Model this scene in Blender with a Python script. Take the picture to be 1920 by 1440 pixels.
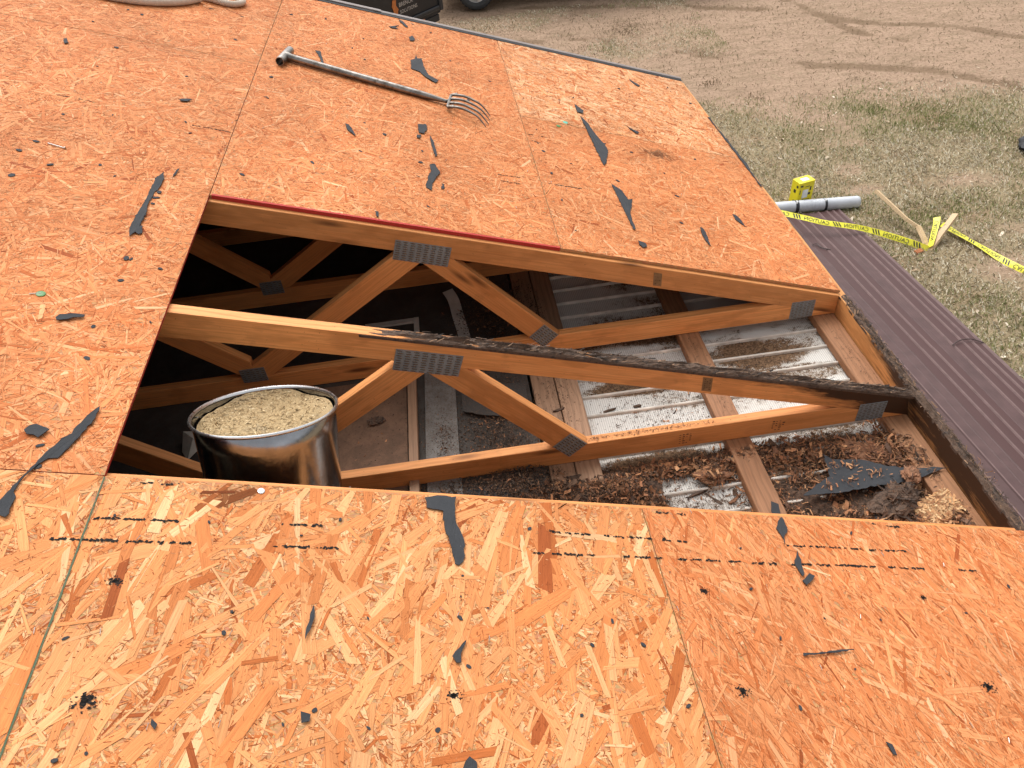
import bpy, math, random
import numpy as np
from mathutils import Vector, Matrix, noise
for o in list(bpy.data.objects): bpy.data.objects.remove(o)
random.seed(11)
RNG = np.random.default_rng(11)
SC = bpy.context.scene
COL = SC.collection
R = math.radians

# ------------------------------------------------------------------ camera
cam_d = bpy.data.cameras.new('camera')
cam = bpy.data.objects.new('camera', cam_d)
COL.objects.link(cam)
cam.matrix_world = Matrix(((0.989751, 0.139144, -0.032117, -1.50623),
                           (-0.118878, 0.678205, -0.725194, -1.09481),
                           (-0.079124, 0.721579, 0.687795, 1.92262),
                           (0, 0, 0, 1)))
cam_d.sensor_width = 36.0
cam_d.lens = 36.0 * 1363.94 / 1920.0
cam_d.clip_start = 0.05
cam_d.clip_end = 500
SC.camera = cam

# ------------------------------------------------------------------ sky, sun, exposure
SUN_EL, SUN_AZ = 56.0, -14.0          # azimuth from +Y towards +X
w = bpy.data.worlds.new('World'); SC.world = w; w.use_nodes = True
nt = w.node_tree; nt.nodes.clear()
sky = nt.nodes.new('ShaderNodeTexSky'); sky.sky_type = 'NISHITA'; sky.sun_disc = False
sky.sun_elevation = R(SUN_EL); sky.sun_rotation = R(SUN_AZ)
sky.air_density = 1.0; sky.dust_density = 6.0; sky.ozone_density = 1.0
hs = nt.nodes.new('ShaderNodeHueSaturation'); hs.inputs['Saturation'].default_value = 0.10
bg = nt.nodes.new('ShaderNodeBackground'); bg.inputs['Strength'].default_value = 0.15
wo = nt.nodes.new('ShaderNodeOutputWorld')
nt.links.new(sky.outputs[0], hs.inputs['Color']); nt.links.new(hs.outputs[0], bg.inputs['Color'])
nt.links.new(bg.outputs[0], wo.inputs['Surface'])
sd = bpy.data.lights.new('sun', 'SUN'); sd.energy = 0.5; sd.angle = R(60); sd.color = (1.0, 0.95, 0.88)
so = bpy.data.objects.new('sun', sd); COL.objects.link(so)
sv = Vector((math.sin(R(SUN_AZ)) * math.cos(R(SUN_EL)), math.cos(R(SUN_AZ)) * math.cos(R(SUN_EL)), math.sin(R(SUN_EL))))
so.rotation_euler = sv.to_track_quat('Z', 'Y').to_euler()
so.location = sv * 30
vs = SC.view_settings
vs.view_transform = 'Standard'; vs.look = 'None'; vs.gamma = 1.0; vs.use_curve_mapping = False
vs.exposure = 0.73
SC.render.resolution_x = 1024; SC.render.resolution_y = 768

# ------------------------------------------------------------------ helpers
def tag(o, label=None, cat=None, group=None, kind=None):
    if label: o['label'] = label
    if cat: o['category'] = cat
    if group: o['group'] = group
    if kind: o['kind'] = kind
    return o

def empty(name, loc=(0, 0, 0), parent=None):
    o = bpy.data.objects.new(name, None); COL.objects.link(o)
    o.location = loc; o.empty_display_size = 0.1
    if parent: o.parent = parent
    return o

def mobj(name, verts, faces, mat, parent=None, smooth=False, fm=None, col=None, uvs=None, fattr=None):
    me = bpy.data.meshes.new(name)
    verts = np.asarray(verts, dtype=np.float32)
    if isinstance(faces, np.ndarray):
        n, k = faces.shape
        me.vertices.add(len(verts)); me.vertices.foreach_set('co', verts.ravel())
        me.loops.add(n * k); me.loops.foreach_set('vertex_index', faces.astype(np.int32).ravel())
        me.polygons.add(n); me.polygons.foreach_set('loop_start', np.arange(0, n * k, k, dtype=np.int32))
        me.polygons.foreach_set('loop_total', np.full(n, k, dtype=np.int32))
        me.update(calc_edges=True)
    else:
        me.from_pydata([tuple(map(float, v)) for v in verts], [], faces)
        me.update()
    for m in (mat if isinstance(mat, (list, tuple)) else [mat]): me.materials.append(m)
    if fm is not None: me.polygons.foreach_set('material_index', np.asarray(fm, dtype=np.int32))
    if smooth: me.polygons.foreach_set('use_smooth', np.ones(len(me.polygons), dtype=bool))
    if col is not None:
        a = me.color_attributes.new('Col', 'FLOAT_COLOR', 'POINT')
        c = np.ones((len(verts), 4), dtype=np.float32); c[:, :3] = col
        a.data.foreach_set('color', c.ravel())
    if fattr:
        for k_, v_ in fattr.items():
            a = me.attributes.new(k_, 'FLOAT', 'POINT'); a.data.foreach_set('value', np.asarray(v_, dtype=np.float32))
    if uvs:
        li = np.zeros(len(me.loops), dtype=np.int32); me.loops.foreach_get('vertex_index', li)
        for k_, v_ in uvs.items():
            u = me.uv_layers.new(name=k_); u.data.foreach_set('uv', np.asarray(v_, dtype=np.float32)[li].ravel())
    o = bpy.data.objects.new(name, me); COL.objects.link(o)
    if parent: o.parent = parent
    return o

class Geo:
    """collects shapes into one mesh"""
    def __init__(s): s.v = []; s.f = []; s.m = []; s.mi = 0
    def add(s, v, f):
        b = len(s.v); s.v += [tuple(map(float, p)) for p in v]; s.f += [tuple(i + b for i in q) for q in f]; s.m += [s.mi] * len(f)
        return s
    def box(s, c, d, M=None, ch=0.0):
        hx, hy, hz = d[0] / 2, d[1] / 2, d[2] / 2
        if ch <= 0:
            v = [Vector((x, y, z)) for x in (-hx, hx) for y in (-hy, hy) for z in (-hz, hz)]
            f = [(0, 1, 3, 2), (4, 6, 7, 5), (0, 4, 5, 1), (2, 3, 7, 6), (0, 2, 6, 4), (1, 5, 7, 3)]
        else:      # chamfered
            v = []; idx = {}
            for sx in (-1, 1):
                for sy in (-1, 1):
                    for sz in (-1, 1):
                        for k in range(3):
                            h = [hx, hy, hz]
                            p = [sx * (hx - ch), sy * (hy - ch), sz * (hz - ch)]
                            p[k] = (sx, sy, sz)[k] * h[k]
                            idx[(sx, sy, sz, k)] = len(v); v.append(Vector(p))
            f = []
            for k in range(3):
                a, b = [i for i in range(3) if i != k]
                for sg in (-1, 1):
                    q = []
                    for (p_, r_) in ((-1, -1), (1, -1), (1, 1), (-1, 1)):
                        t = [0, 0, 0]; t[k] = sg; t[a] = p_; t[b] = r_; q.append(idx[(t[0], t[1], t[2], k)])
                    f.append(tuple(q))
            for k in range(3):
                a, b = [i for i in range(3) if i != k]
                for p_ in (-1, 1):
                    for r_ in (-1, 1):
                        t0 = [0, 0, 0]; t0[a] = p_; t0[b] = r_; t0[k] = -1
                        t1 = list(t0); t1[k] = 1
                        f.append((idx[tuple(t0) + (a,)], idx[tuple(t1) + (a,)], idx[tuple(t1) + (b,)], idx[tuple(t0) + (b,)]))
            for sx in (-1, 1):
                for sy in (-1, 1):
                    for sz in (-1, 1): f.append(tuple(idx[(sx, sy, sz, k)] for k in range(3)))
        c = Vector(c)
        v = [(M @ p if M else p) + c for p in v]
        return s.add(v, f)
    def tube(s, pts, rad, n=12, caps=True, up=(0, 0, 1)):
        pts = [Vector(p) for p in pts]; L = len(pts)
        rad = rad if isinstance(rad, (list, tuple)) else [rad] * L
        v = []; f = []; prev = None
        for i, p in enumerate(pts):
            t = (pts[min(i + 1, L - 1)] - pts[max(i - 1, 0)]).normalized()
            a = prev if prev else Vector(up)
            if abs(a.dot(t)) > 0.98: a = Vector((1, 0, 0))
            a = (a - t * a.dot(t)).normalized(); prev = a; b = t.cross(a)
            for k in range(n):
                th = 2 * math.pi * k / n; v.append(p + (a * math.cos(th) + b * math.sin(th)) * rad[i])
        for i in range(L - 1):
            for k in range(n):
                k2 = (k + 1) % n; f.append((i * n + k, i * n + k2, (i + 1) * n + k2, (i + 1) * n + k))
        if caps: f.append(tuple(range(n - 1, -1, -1))); f.append(tuple((L - 1) * n + k for k in range(n)))
        return s.add(v, f)
    def lathe(s, prof, n=40, M=None):
        v = []; f = []; L = len(prof)
        for (r, z) in prof:
            for k in range(n):
                th = 2 * math.pi * k / n; p = Vector((r * math.cos(th), r * math.sin(th), z)); v.append(M @ p if M else p)
        for i in range(L - 1):
            for k in range(n):
                k2 = (k + 1) % n; f.append((i * n + k, i * n + k2, (i + 1) * n + k2, (i + 1) * n + k))
        return s.add(v, f)
    def prism(s, poly, fn, d0, d1):
        """poly of 2D points, fn(a,b,d)->3D, extruded between d0 and d1"""
        n = len(poly); v = [fn(a, b, d0) for a, b in poly] + [fn(a, b, d1) for a, b in poly]
        f = [tuple(range(n))[::-1], tuple(range(n, 2 * n))] + [(i, (i + 1) % n, n + (i + 1) % n, n + i) for i in range(n)]
        return s.add(v, f)
    def build(s, name, mat, parent=None, smooth=False, col=None):
        return mobj(name, s.v, s.f, mat, parent, smooth, s.m if isinstance(mat, (list, tuple)) else None, col)

def smooth_by_angle(o, ang=35):
    me = o.data
    me.polygons.foreach_set('use_smooth', np.ones(len(me.polygons), dtype=bool))
    me.set_sharp_from_angle(angle=R(ang))
    return o

def catmull(pts, k=6):
    P = [Vector(p) for p in pts]; out = []
    for i in range(len(P) - 1):
        a, b, c, d = P[max(i - 1, 0)], P[i], P[i + 1], P[min(i + 2, len(P) - 1)]
        for j in range(k):
            t = j / k
            out.append(0.5 * ((2 * b) + (c - a) * t + (2 * a - 5 * b + 4 * c - d) * t * t + (3 * b - a - 3 * c + d) * t ** 3))
    out.append(P[-1]); return out

# ------------------------------------------------------------------ node material helper
class NT:
    def __init__(s, name):
        s.mat = bpy.data.materials.new(name); s.mat.use_nodes = True
        s.t = s.mat.node_tree; s.t.nodes.clear()
        s.out = s.t.nodes.new('ShaderNodeOutputMaterial'); s.b = s.t.nodes.new('ShaderNodeBsdfPrincipled')
        s.t.links.new(s.b.outputs[0], s.out.inputs[0])
    def n(s, kind, **kw):
        nd = s.t.nodes.new('ShaderNode' + kind)
        for k, v in kw.items():
            if k[0] == '_': setattr(nd, k[1:], v)
        return nd
    def set(s, sock, v):
        if isinstance(v, bpy.types.NodeSocket): s.t.links.new(v, sock)
        elif v is not None: sock.default_value = v
    def coord(s, which='Object'): return s.n('TexCoord').outputs[which]
    def attr(s, name, out='Fac'):
        a = s.n('Attribute'); a.attribute_name = name; return a.outputs[out]
    def uv(s, name):
        a = s.n('UVMap'); a.uv_map = name; return a.outputs[0]
    def map(s, vec, scale=(1, 1, 1), loc=(0, 0, 0), rot=(0, 0, 0)):
        m = s.n('Mapping'); s.set(m.inputs['Vector'], vec); s.set(m.inputs['Scale'], scale); s.set(m.inputs['Location'], loc); s.set(m.inputs['Rotation'], rot); return m.outputs[0]
    def noise(s, vec, scale=5, detail=4, rough=0.55, dist=0.0):
        m = s.n('TexNoise'); s.set(m.inputs['Vector'], vec); s.set(m.inputs['Scale'], scale); s.set(m.inputs['Detail'], detail); s.set(m.inputs['Roughness'], rough); s.set(m.inputs['Distortion'], dist); return m.outputs[0]
    def voro(s, vec, scale=5, rnd=1.0, feat='F1', out='Distance'):
        m = s.n('TexVoronoi'); m.feature = feat; s.set(m.inputs['Vector'], vec); s.set(m.inputs['Scale'], scale); s.set(m.inputs['Randomness'], rnd); return m.outputs[out]
    def wave(s, vec, scale, dist=2, detail=2, dscale=1.0):
        m = s.n('TexWave'); m.bands_direction = 'Y'; s.set(m.inputs['Vector'], vec); s.set(m.inputs['Scale'], scale); s.set(m.inputs['Distortion'], dist); s.set(m.inputs['Detail'], detail); s.set(m.inputs['Detail Scale'], dscale); return m.outputs['Fac']
    def ramp(s, fac, stops):
        m = s.n('ValToRGB'); s.set(m.inputs[0], fac); e = m.color_ramp.elements
        while len(e) < len(stops): e.new(0.5)
        for i, (p, c) in enumerate(stops):
            e[i].position = p; e[i].color = (c, c, c, 1) if not isinstance(c, tuple) else c + (1,)
        return m.outputs[0]
    def rng(s, v, a, b, c=0.0, d=1.0):
        m = s.n('MapRange'); s.set(m.inputs[0], v); s.set(m.inputs[1], a); s.set(m.inputs[2], b); s.set(m.inputs[3], c); s.set(m.inputs[4], d); return m.outputs[0]
    def math(s, op, a, b=None):
        m = s.n('Math'); m.operation = op; s.set(m.inputs[0], a); s.set(m.inputs[1], b); return m.outputs[0]
    def mix(s, fac, a, b, mode='MIX'):
        m = s.n('Mix'); m.data_type = 'RGBA'; m.blend_type = mode; s.set(m.inputs[0], fac)
        for sk, v in ((m.inputs[6], a), (m.inputs[7], b)):
            s.set(sk, v + (1,) if isinstance(v, tuple) and len(v) == 3 else v)
        return m.outputs[2]
    def bump(s, h, strength=0.3, dist=0.01):
        m = s.n('Bump'); s.set(m.inputs['Height'], h); s.set(m.inputs['Strength'], strength); s.set(m.inputs['Distance'], dist)
        s.set(s.b.inputs['Normal'], m.outputs[0])
    def fin(s, color=None, rough=0.6, metal=0.0, spec=None):
        if isinstance(color, tuple): color = color + (1,)
        s.set(s.b.inputs['Base Color'], color); s.set(s.b.inputs['Roughness'], rough); s.set(s.b.inputs['Metallic'], metal)
        if spec is not None: s.set(s.b.inputs['Specular IOR Level'], spec)
        return s.mat

def orand(s): return s.n('ObjectInfo').outputs['Random']
def comb(s, x, y, z):
    c = s.n('CombineXYZ'); s.set(c.inputs[0], x); s.set(c.inputs[1], y); s.set(c.inputs[2], z); return c.outputs[0]
def vadd(s, a, b):
    m = s.n('VectorMath'); m.operation = 'ADD'; s.set(m.inputs[0], a); s.set(m.inputs[1], b); return m.outputs[0]
def rgb(s, v): return s.mix(1.0, (1, 1, 1), v, 'MULTIPLY')

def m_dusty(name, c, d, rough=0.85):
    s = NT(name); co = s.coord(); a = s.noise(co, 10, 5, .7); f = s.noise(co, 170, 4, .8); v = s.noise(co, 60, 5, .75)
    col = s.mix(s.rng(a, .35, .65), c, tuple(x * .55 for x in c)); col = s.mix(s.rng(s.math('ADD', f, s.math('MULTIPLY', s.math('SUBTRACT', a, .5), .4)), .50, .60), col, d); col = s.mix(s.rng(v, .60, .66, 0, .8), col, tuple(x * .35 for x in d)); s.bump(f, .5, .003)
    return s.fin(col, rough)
def m_plain(name, c, rough=0.6, metal=0.0, var=0.15, scale=20, bump=0.0, spec=None):
    s = NT(name); co = s.coord(); f = s.noise(co, scale, 5)
    k = s.rng(f, 0.3, 0.7, 1 - var, 1 + var)
    col = s.mix(1.0, c, s.mix(0.0, k, k), 'MULTIPLY')
    if bump: s.bump(f, bump, 0.004)
    return s.fin(col, rough, metal, spec)

# --- lumber
def m_lumber(name, a, b, dark=(0.05, 0.022, 0.01), swap=False):
    s = NT(name); off = s.math('MULTIPLY', orand(s), 37.0)
    co = vadd(s, s.map(s.coord(), rot=(0, 0, R(90))) if swap else s.coord(), comb(s, off, off, 0.0))
    g1 = s.noise(s.map(co, (1.2, 20, 20)), 3.0, 4, 0.6, 0.6)
    g2 = s.wave(s.map(co, (0.35, 1, 1)), 14, 6, 3, 1.2)
    g3 = s.noise(s.map(co, (1.6, 62, 62)), 3.0, 4, .65)
    c = s.mix(g1, a, b); c = s.mix(1.0, c, rgb(s, s.rng(orand(s), 0, 1, .86, 1.08)), 'MULTIPLY')
    c = s.mix(s.rng(g2, 0.55, 1.0, 0, 0.38), c, tuple(x * 0.55 for x in a))
    c = s.mix(s.rng(g3, 0.38, 0.70, 0, 0.55), c, tuple(x * 0.6 for x in a))
    kn = s.voro(s.map(co, (2.2, 11, 11)), 1.0)
    c = s.mix(s.rng(kn, 0.06, 0.17, 0.85, 0), c, (0.10, 0.035, 0.012))
    sm = s.noise(co, 6, 5, 0.65)
    c = s.mix(s.rng(sm, 0.62, 0.75, 0, 0.35), c, (0.16, 0.07, 0.03))
    sp = s.noise(co, 130, 2)
    c = s.mix(s.rng(sp, 0.72, 0.76, 0, 0.6), c, (0.10, 0.045, 0.02))
    rot = s.attr('rot'); rn = s.noise(s.map(co, (2, 14, 14)), 3, 5, 0.7)
    rf = s.rng(s.math('ADD', rot, s.math('MULTIPLY', s.math('SUBTRACT', rn, 0.5), 1.3)), 0.35, 0.75)
    rf = s.math('MULTIPLY', rf, s.rng(rot, 0.0, 0.15))
    c = s.mix(rf, c, dark)
    s.bump(s.math('ADD', s.math('MULTIPLY', g3, 0.6), g1), 0.18, 0.003)
    return s.fin(c, 0.62, 0.0, 0.3)

M_WOOD = m_lumber('truss_lumber', (0.70, 0.262, 0.075), (0.85, 0.395, 0.145))
M_WOOD_Y = m_lumber('fascia_lumber', (0.62, 0.26, 0.08), (0.76, 0.38, 0.145), swap=True)
M_WOOD_OLD = m_lumber('weathered_lumber', (0.28, 0.125, 0.058), (0.44, 0.225, 0.115))
M_WOOD_DIRTY = m_lumber('dirty_board', (0.30, 0.17, 0.10), (0.42, 0.25, 0.15))
M_STAKE = m_lumber('stake_wood', (0.62, 0.43, 0.24), (0.75, 0.56, 0.35))

# --- OSB strands: colour per strand, grain along the strand
def m_strand():
    s = NT('osb_strand'); g = s.uv('grain'); e = s.uv('edge'); c = s.attr('Col', 'Color')
    gr = s.noise(s.map(g, (14, 260, 1)), 1.0, 4, 0.6, 0.3)
    fine = s.noise(s.map(g, (40, 900, 1)), 1.0, 2)
    k = s.rng(gr, 0.28, 0.75, 0.74, 1.16)
    col = s.mix(1.0, c, rgb(s, k), 'MULTIPLY')
    crack = s.noise(s.map(g, (9, 520, 1)), 1.0, 3, 0.6)
    col = s.mix(s.rng(crack, 0.64, 0.72, 0, 0.6), col, (0.17, 0.045, 0.013))
    sx = s.n('SeparateXYZ'); s.set(sx.inputs[0], e)
    d = s.math('MINIMUM', sx.outputs[1], s.math('SUBTRACT', sx.outputs[0], sx.outputs[1]))
    ed = s.math('MULTIPLY', s.rng(d, 0.0003, 0.0011, 1, 0), s.rng(s.noise(s.map(g, (30, 30, 1)), 1.0, 2), 0.40, 0.56, 0.0, 0.75))
    col = s.mix(ed, col, (0.17, 0.045, 0.013))
    co = s.coord(); big = s.noise(co, 2.2, 3)
    col = s.mix(1.0, col, rgb(s, s.rng(big, 0.3, 0.7, 0.86, 1.1)), 'MULTIPLY')
    s.bump(s.math('ADD', gr, fine), 0.45, 0.0016)
    return s.fin(col, 0.7, 0.0, 0.1)
M_STRAND = m_strand()

def m_core():
    s = NT('osb_core'); co = s.coord()
    v = s.voro(s.map(co, (90, 260, 200)), 1.0, 1.0, 'F1', 'Color')
    f = s.noise(co, 120, 4)
    c = s.mix(f, (0.34, 0.13, 0.045), (0.66, 0.34, 0.14))
    c = s.mix(0.25, c, v, 'MULTIPLY')
    return s.fin(c, 0.8)
M_CORE = m_core()

def m_edge_paint(name, a):
    s = NT(name); co = s.coord(); f = s.noise(co, 160, 4, 0.7)
    c = s.mix(s.rng(f, 0.58, 0.72), a, (0.40, 0.14, 0.06)); s.bump(f, 0.5, 0.002)
    return s.fin(c, 0.75)
M_RED = m_edge_paint('red_edge_paint', (0.40, 0.022, 0.014))
M_GREEN = m_edge_paint('green_edge_paint', (0.06, 0.10, 0.05))

def m_felt():
    s = NT('roofing_felt'); co = s.coord(); f = s.noise(co, 300, 4, 0.7); g = s.noise(co, 18, 4)
    c = s.mix(g, (0.030, 0.032, 0.036), (0.055, 0.057, 0.062)); s.bump(s.math('ADD', f, s.math('MULTIPLY', g, 2.0)), 0.35, 0.003)
    return s.fin(c, 0.8, 0.0, 0.2)
M_FELT = m_felt()

def m_tar():
    s = NT('tar_residue'); co = s.coord(); f = s.noise(co, 160, 5, 0.7)
    c = s.mix(f, (0.010, 0.010, 0.010), (0.04, 0.034, 0.030)); return s.fin(c, 0.8, 0, .1)
M_TAR = m_tar()

def m_steel(name, c, rough, var=0.4, metal=1.0, rust=None):
    s = NT(name); co = s.coord(); f = s.noise(s.map(co, (1, 1, 1)), 26, 5, 0.6); f2 = s.noise(co, 130, 3)
    col = s.mix(s.rng(f, 0.35, 0.65), tuple(x * (1 - var) for x in c), c)
    if rust: col = s.mix(s.rng(s.noise(co, 34, 5, 0.7), 0.52, 0.66, 0, 0.8), col, rust)
    r = s.rng(f2, 0.3, 0.7, rough * 0.8, rough * 1.25); s.bump(f2, 0.12, 0.002)
    return s.fin(col, r, metal)
M_FORK = m_steel('worn_steel', (0.36, 0.33, 0.30), 0.34, 0.5, 0.9, (0.11, 0.075, 0.05))
M_TINE = m_steel('forged_steel', (0.22, 0.20, 0.18), 0.5, 0.4, 0.8, (0.12, 0.085, 0.06))
M_GALV = m_steel('galvanised_sheet', (0.38, 0.39, 0.41), 0.2, 0.2)
M_RIM = m_steel('galvanised_rim', (0.80, 0.80, 0.80), 0.3, 0.1)
M_PLATE = m_steel('truss_plate_steel', (0.26, 0.275, 0.28), 0.5, 0.25, 0.1)
M_LIP = m_steel('plate_tooth_lip', (0.62, 0.52, 0.38), 0.5, 0.2, 0.1)  # lips coloured brighter than the plate, a painted glint
M_HOLE = m_plain('plate_slot', (0.10, 0.055, 0.03), 0.9)
M_STAPLE = m_steel('staple_wire', (0.55, 0.53, 0.5), 0.35, 0.2)
M_CHROME = m_steel('clip_steel', (0.7, 0.7, 0.7), 0.2, 0.1)

def m_soffit():
    s = NT('white_soffit'); co = s.coord()
    v = s.voro(s.map(co, (120, 190, 0.0)), 1.0, 0.0)
    c = s.mix(s.rng(v, 0.20, 0.30, 0.8, 0.0), (0.62, 0.60, 0.56), (0.22, 0.20, 0.18))
    d = s.noise(s.map(co, (1, 1.6, 1), (3.1, 1.7, 0)), 3.2, 6, 0.62)
    d2 = s.noise(co, 60, 4, 0.7)
    sp = s.n('SeparateXYZ'); s.set(sp.inputs[0], co); px_, py_ = sp.outputs[0], sp.outputs[1]
    def near(cx, cy, rx, ry):
        a = s.math('POWER', s.math('DIVIDE', s.math('SUBTRACT', px_, cx), rx), 2.0); b = s.math('POWER', s.math('DIVIDE', s.math('SUBTRACT', py_, cy), ry), 2.0)
        return s.rng(s.math('ADD', a, b), 0.3, 1.3, 1.0, 0.0)
    pl = near(-.25, .33, .42, .2)
    for q in ((-.95, .56, .33, .05), (-.40, 1.06, .22, .10), (-.85, 1.3, .5, .08), (-.30, .92, .3, .06), (-.35, .52, .5, .05), (-.9, .97, .25, .05)): pl = s.math('MAXIMUM', pl, near(*q))
    d = s.math('ADD', s.math('MULTIPLY', pl, .26), s.math('SUBTRACT', d, .06))
    m = s.rng(s.math('ADD', d, s.math('ADD', s.math('MULTIPLY', s.math('SUBTRACT', d2, 0.5), 0.45), s.math('MULTIPLY', s.math('SUBTRACT', s.noise(co, 240, 3, .7), 0.5), 0.45))), 0.52, 0.58)
    soil = s.mix(s.rng(s.noise(co, 110, 5, 0.8), .38, .62), (0.045, 0.026, 0.016), (0.25, 0.155, 0.09))
    c = s.mix(s.rng(d, 0.42, 0.56, 0.0, 0.45), c, (0.42, 0.34, 0.26))
    c = s.mix(m, c, soil); s.bump(s.math('ADD', s.math('MULTIPLY', m, 1.0), s.math('MULTIPLY', s.noise(co, 220, 3), s.math('ADD', m, 0.08))), 0.6, 0.004)
    return s.fin(c, 0.9, 0, .1)
M_SOFFIT = m_soffit()
M_RIB = m_plain('soffit_bead', (0.62, 0.58, 0.52), 0.85, 0, 0.3, 14, 0, .1)

def m_rotwood(name, a, b, d):
    s = NT(name); co = s.coord(); c0 = s.attr('Col', 'Color')
    f = s.noise(s.map(co, (1, 1, 1)), 60, 5, 0.7); g = s.noise(s.map(co, (6, 60, 60)), 3, 4, 0.7)
    c = s.mix(g, a, b); c = s.mix(s.rng(f, 0.5, 0.7), c, d); s.bump(s.math('ADD', f, g), 0.7, 0.006)
    return s.fin(c, 0.85)
M_ROT = m_rotwood('rotten_wood', (0.045, 0.028, 0.02), (0.16, 0.095, 0.06), (0.02, 0.014, 0.011))
M_ROTBROWN = m_rotwood('brown_rotten_wood', (0.16, 0.07, 0.035), (0.34, 0.16, 0.08), (0.07, 0.03, 0.017))
def m_chip():
    s = NT('wood_chip'); co = s.coord(); c0 = s.attr('Col', 'Color'); f = s.noise(co, 140, 4, 0.7)
    c = s.mix(1.0, c0, rgb(s, s.rng(f, 0.3, 0.7, 0.6, 1.25)), 'MULTIPLY'); s.bump(f, 0.4, 0.003)
    return s.fin(c, 0.85)
M_CHIP = m_chip()

def chips(n, pos, size, asp, cols, thick=.0, updir=.5, bend=.3, adir=None):
    """n small bent flakes; pos(i)->Vector; returns arrays"""
    V = np.zeros((n, 6, 3), np.float32); C = np.zeros((n, 6, 3), np.float32)
    for i in range(n):
        p = pos(i); l = size[0] * (size[1] / size[0]) ** random.random(); w_ = l * random.uniform(*asp); a = random.uniform(0, 6.2832) if adir is None else random.gauss(*adir)
        nrm = Vector((random.gauss(0, updir), random.gauss(0, updir), 1)).normalized(); t = Vector((math.cos(a), math.sin(a), 0)); t = (t - nrm * t.dot(nrm)).normalized(); b = nrm.cross(t)
        bd = random.uniform(-bend, bend) * l
        k = 0
        for u in (-.5, 0, .5):
            for v in (-.5, .5):
                V[i, k] = p + t * (l * (u + random.gauss(0, .07))) + b * (w_ * v * random.uniform(.4, 1.1)) + nrm * (bd if u == 0 else 0); k += 1
        c = np.array(random.choice(cols)) * random.uniform(.65, 1.25); C[i, :] = c
    F = np.concatenate([np.array([[0, 2, 3, 1], [2, 4, 5, 3]]) + 6 * i for i in range(n)])
    return V.reshape(-1, 3), F, C.reshape(-1, 3)
# ------------------------------------------------------------------ the house: frame of reference
# x: 0 at the eave, negative upslope; y along the eave; roof surface z = -T*x
T = 0.335; TH = math.atan(T); CT, ST = math.cos(TH), math.sin(TH)
SPAN = 1.219; LX, MX = -2.342, -1.163; RAKE_Y = 3.585; RIDGE_X = -3.65; NEAR_Y = -4.87; GZ = -2.6
def RP(x, y, h=0.0): return Vector((x + ST * h, y, -T * x + CT * h))      # a point h above the roof surface

house = empty('house', (0, 0, GZ))
tag(house, 'house with its roof stripped to orange sheathing and a hole over the trusses', 'house')
HP = Vector((0, 0, -GZ))
def hchild(o): o.parent = house; o.location = o.location + HP; return o

# --- roof panels made of pressed strands
PAL = np.array([1.05, 0.925, 0.96]) * np.array([(0.70, 0.370, 0.165), (0.67, 0.310, 0.122), (0.63, 0.260, 0.094), (0.57, 0.212, 0.070), (0.45, 0.140, 0.040), (0.31, 0.085, 0.025), (0.74, 0.450, 0.225)])
def strand_set(x0, x1, y0, y1, n, lr, wr, ang, pw, h0, h1, tint=(1, 1, 1), blotch=None):
    s0, s1 = x0 / CT, x1 / CT
    c = np.stack([RNG.uniform(s0, s1, n), RNG.uniform(y0, y1, n)], 1)
    a = ang(n); L = lr[0] * (lr[1] / lr[0]) ** RNG.random(n); W = wr[0] * (wr[1] / wr[0]) ** RNG.random(n)
    W = np.minimum(W, L * 0.6)
    dx, dy = np.cos(a), np.sin(a); nx, ny = -dy, dx
    us = np.array([-.5, .5, .5, -.5]); vsn = np.array([-.5, -.5, .5, .5])
    sk = RNG.normal(0, 0.35, (n, 2)); tp = RNG.uniform(0.45, 1.0, (n, 2))
    P = np.zeros((n, 4, 2)); 
    for k in range(4):
        e = 0 if us[k] < 0 else 1
        u = us[k] * L + sk[:, e] * W * np.sign(vsn[k]) * 0.7
        v = vsn[k] * W * tp[:, e]
        P[:, k, 0] = c[:, 0] + dx * u + nx * v; P[:, k, 1] = c[:, 1] + dy * u + ny * v
    P[..., 0] = np.clip(P[..., 0], s0 + .0004, s1 - .0004); P[..., 1] = np.clip(P[..., 1], y0 + .0004, y1 - .0004)
    h = RNG.uniform(h0, h1, n)[:, None] + RNG.uniform(-.00025, .00025, (n, 4))
    V = np.stack([P[..., 0] * CT + ST * h, P[..., 1], -P[..., 0] * ST + CT * h], -1).reshape(-1, 3)
    pi = RNG.choice(len(PAL), n, p=np.array(pw) / sum(pw))
    col = PAL[pi] * (1 + RNG.normal(0, 0.06, (n, 1))) * np.array(tint)
    if blotch is not None: col = col * blotch(c[:, 0] * CT, c[:, 1])[:, None]
    col = np.clip(np.repeat(col, 4, 0), 0.01, 0.9)
    o1, o2 = RNG.uniform(0, 50, n), RNG.uniform(0, 5, n)
    gu = np.stack([o1[:, None] + us[None] * L[:, None], o2[:, None] + vsn[None] * W[:, None]], -1).reshape(-1, 2)
    eu = np.stack([np.repeat(W[:, None], 4, 1), (vsn[None] + .5) * W[:, None]], -1).reshape(-1, 2)
    return V, col, gu, eu

def rnd_ang(n): return RNG.uniform(0, math.pi, n)
def dir_ang(mu, sg): return lambda n: RNG.normal(mu, sg, n)
G = 0.0011
def stain(x, y):
    d = np.exp(-(((x + .489) / .075) ** 2 + ((y - 2.285) / .05) ** 2))
    return 1 - 0.72 * np.clip(d * 1.3, 0, 1)
def stain2(x, y):
    d = np.exp(-(((x + 2.09) / .05) ** 2 + ((y + .03) / .022) ** 2))
    return 1 - 0.65 * np.clip(d * 1.3, 0, 1)

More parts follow.
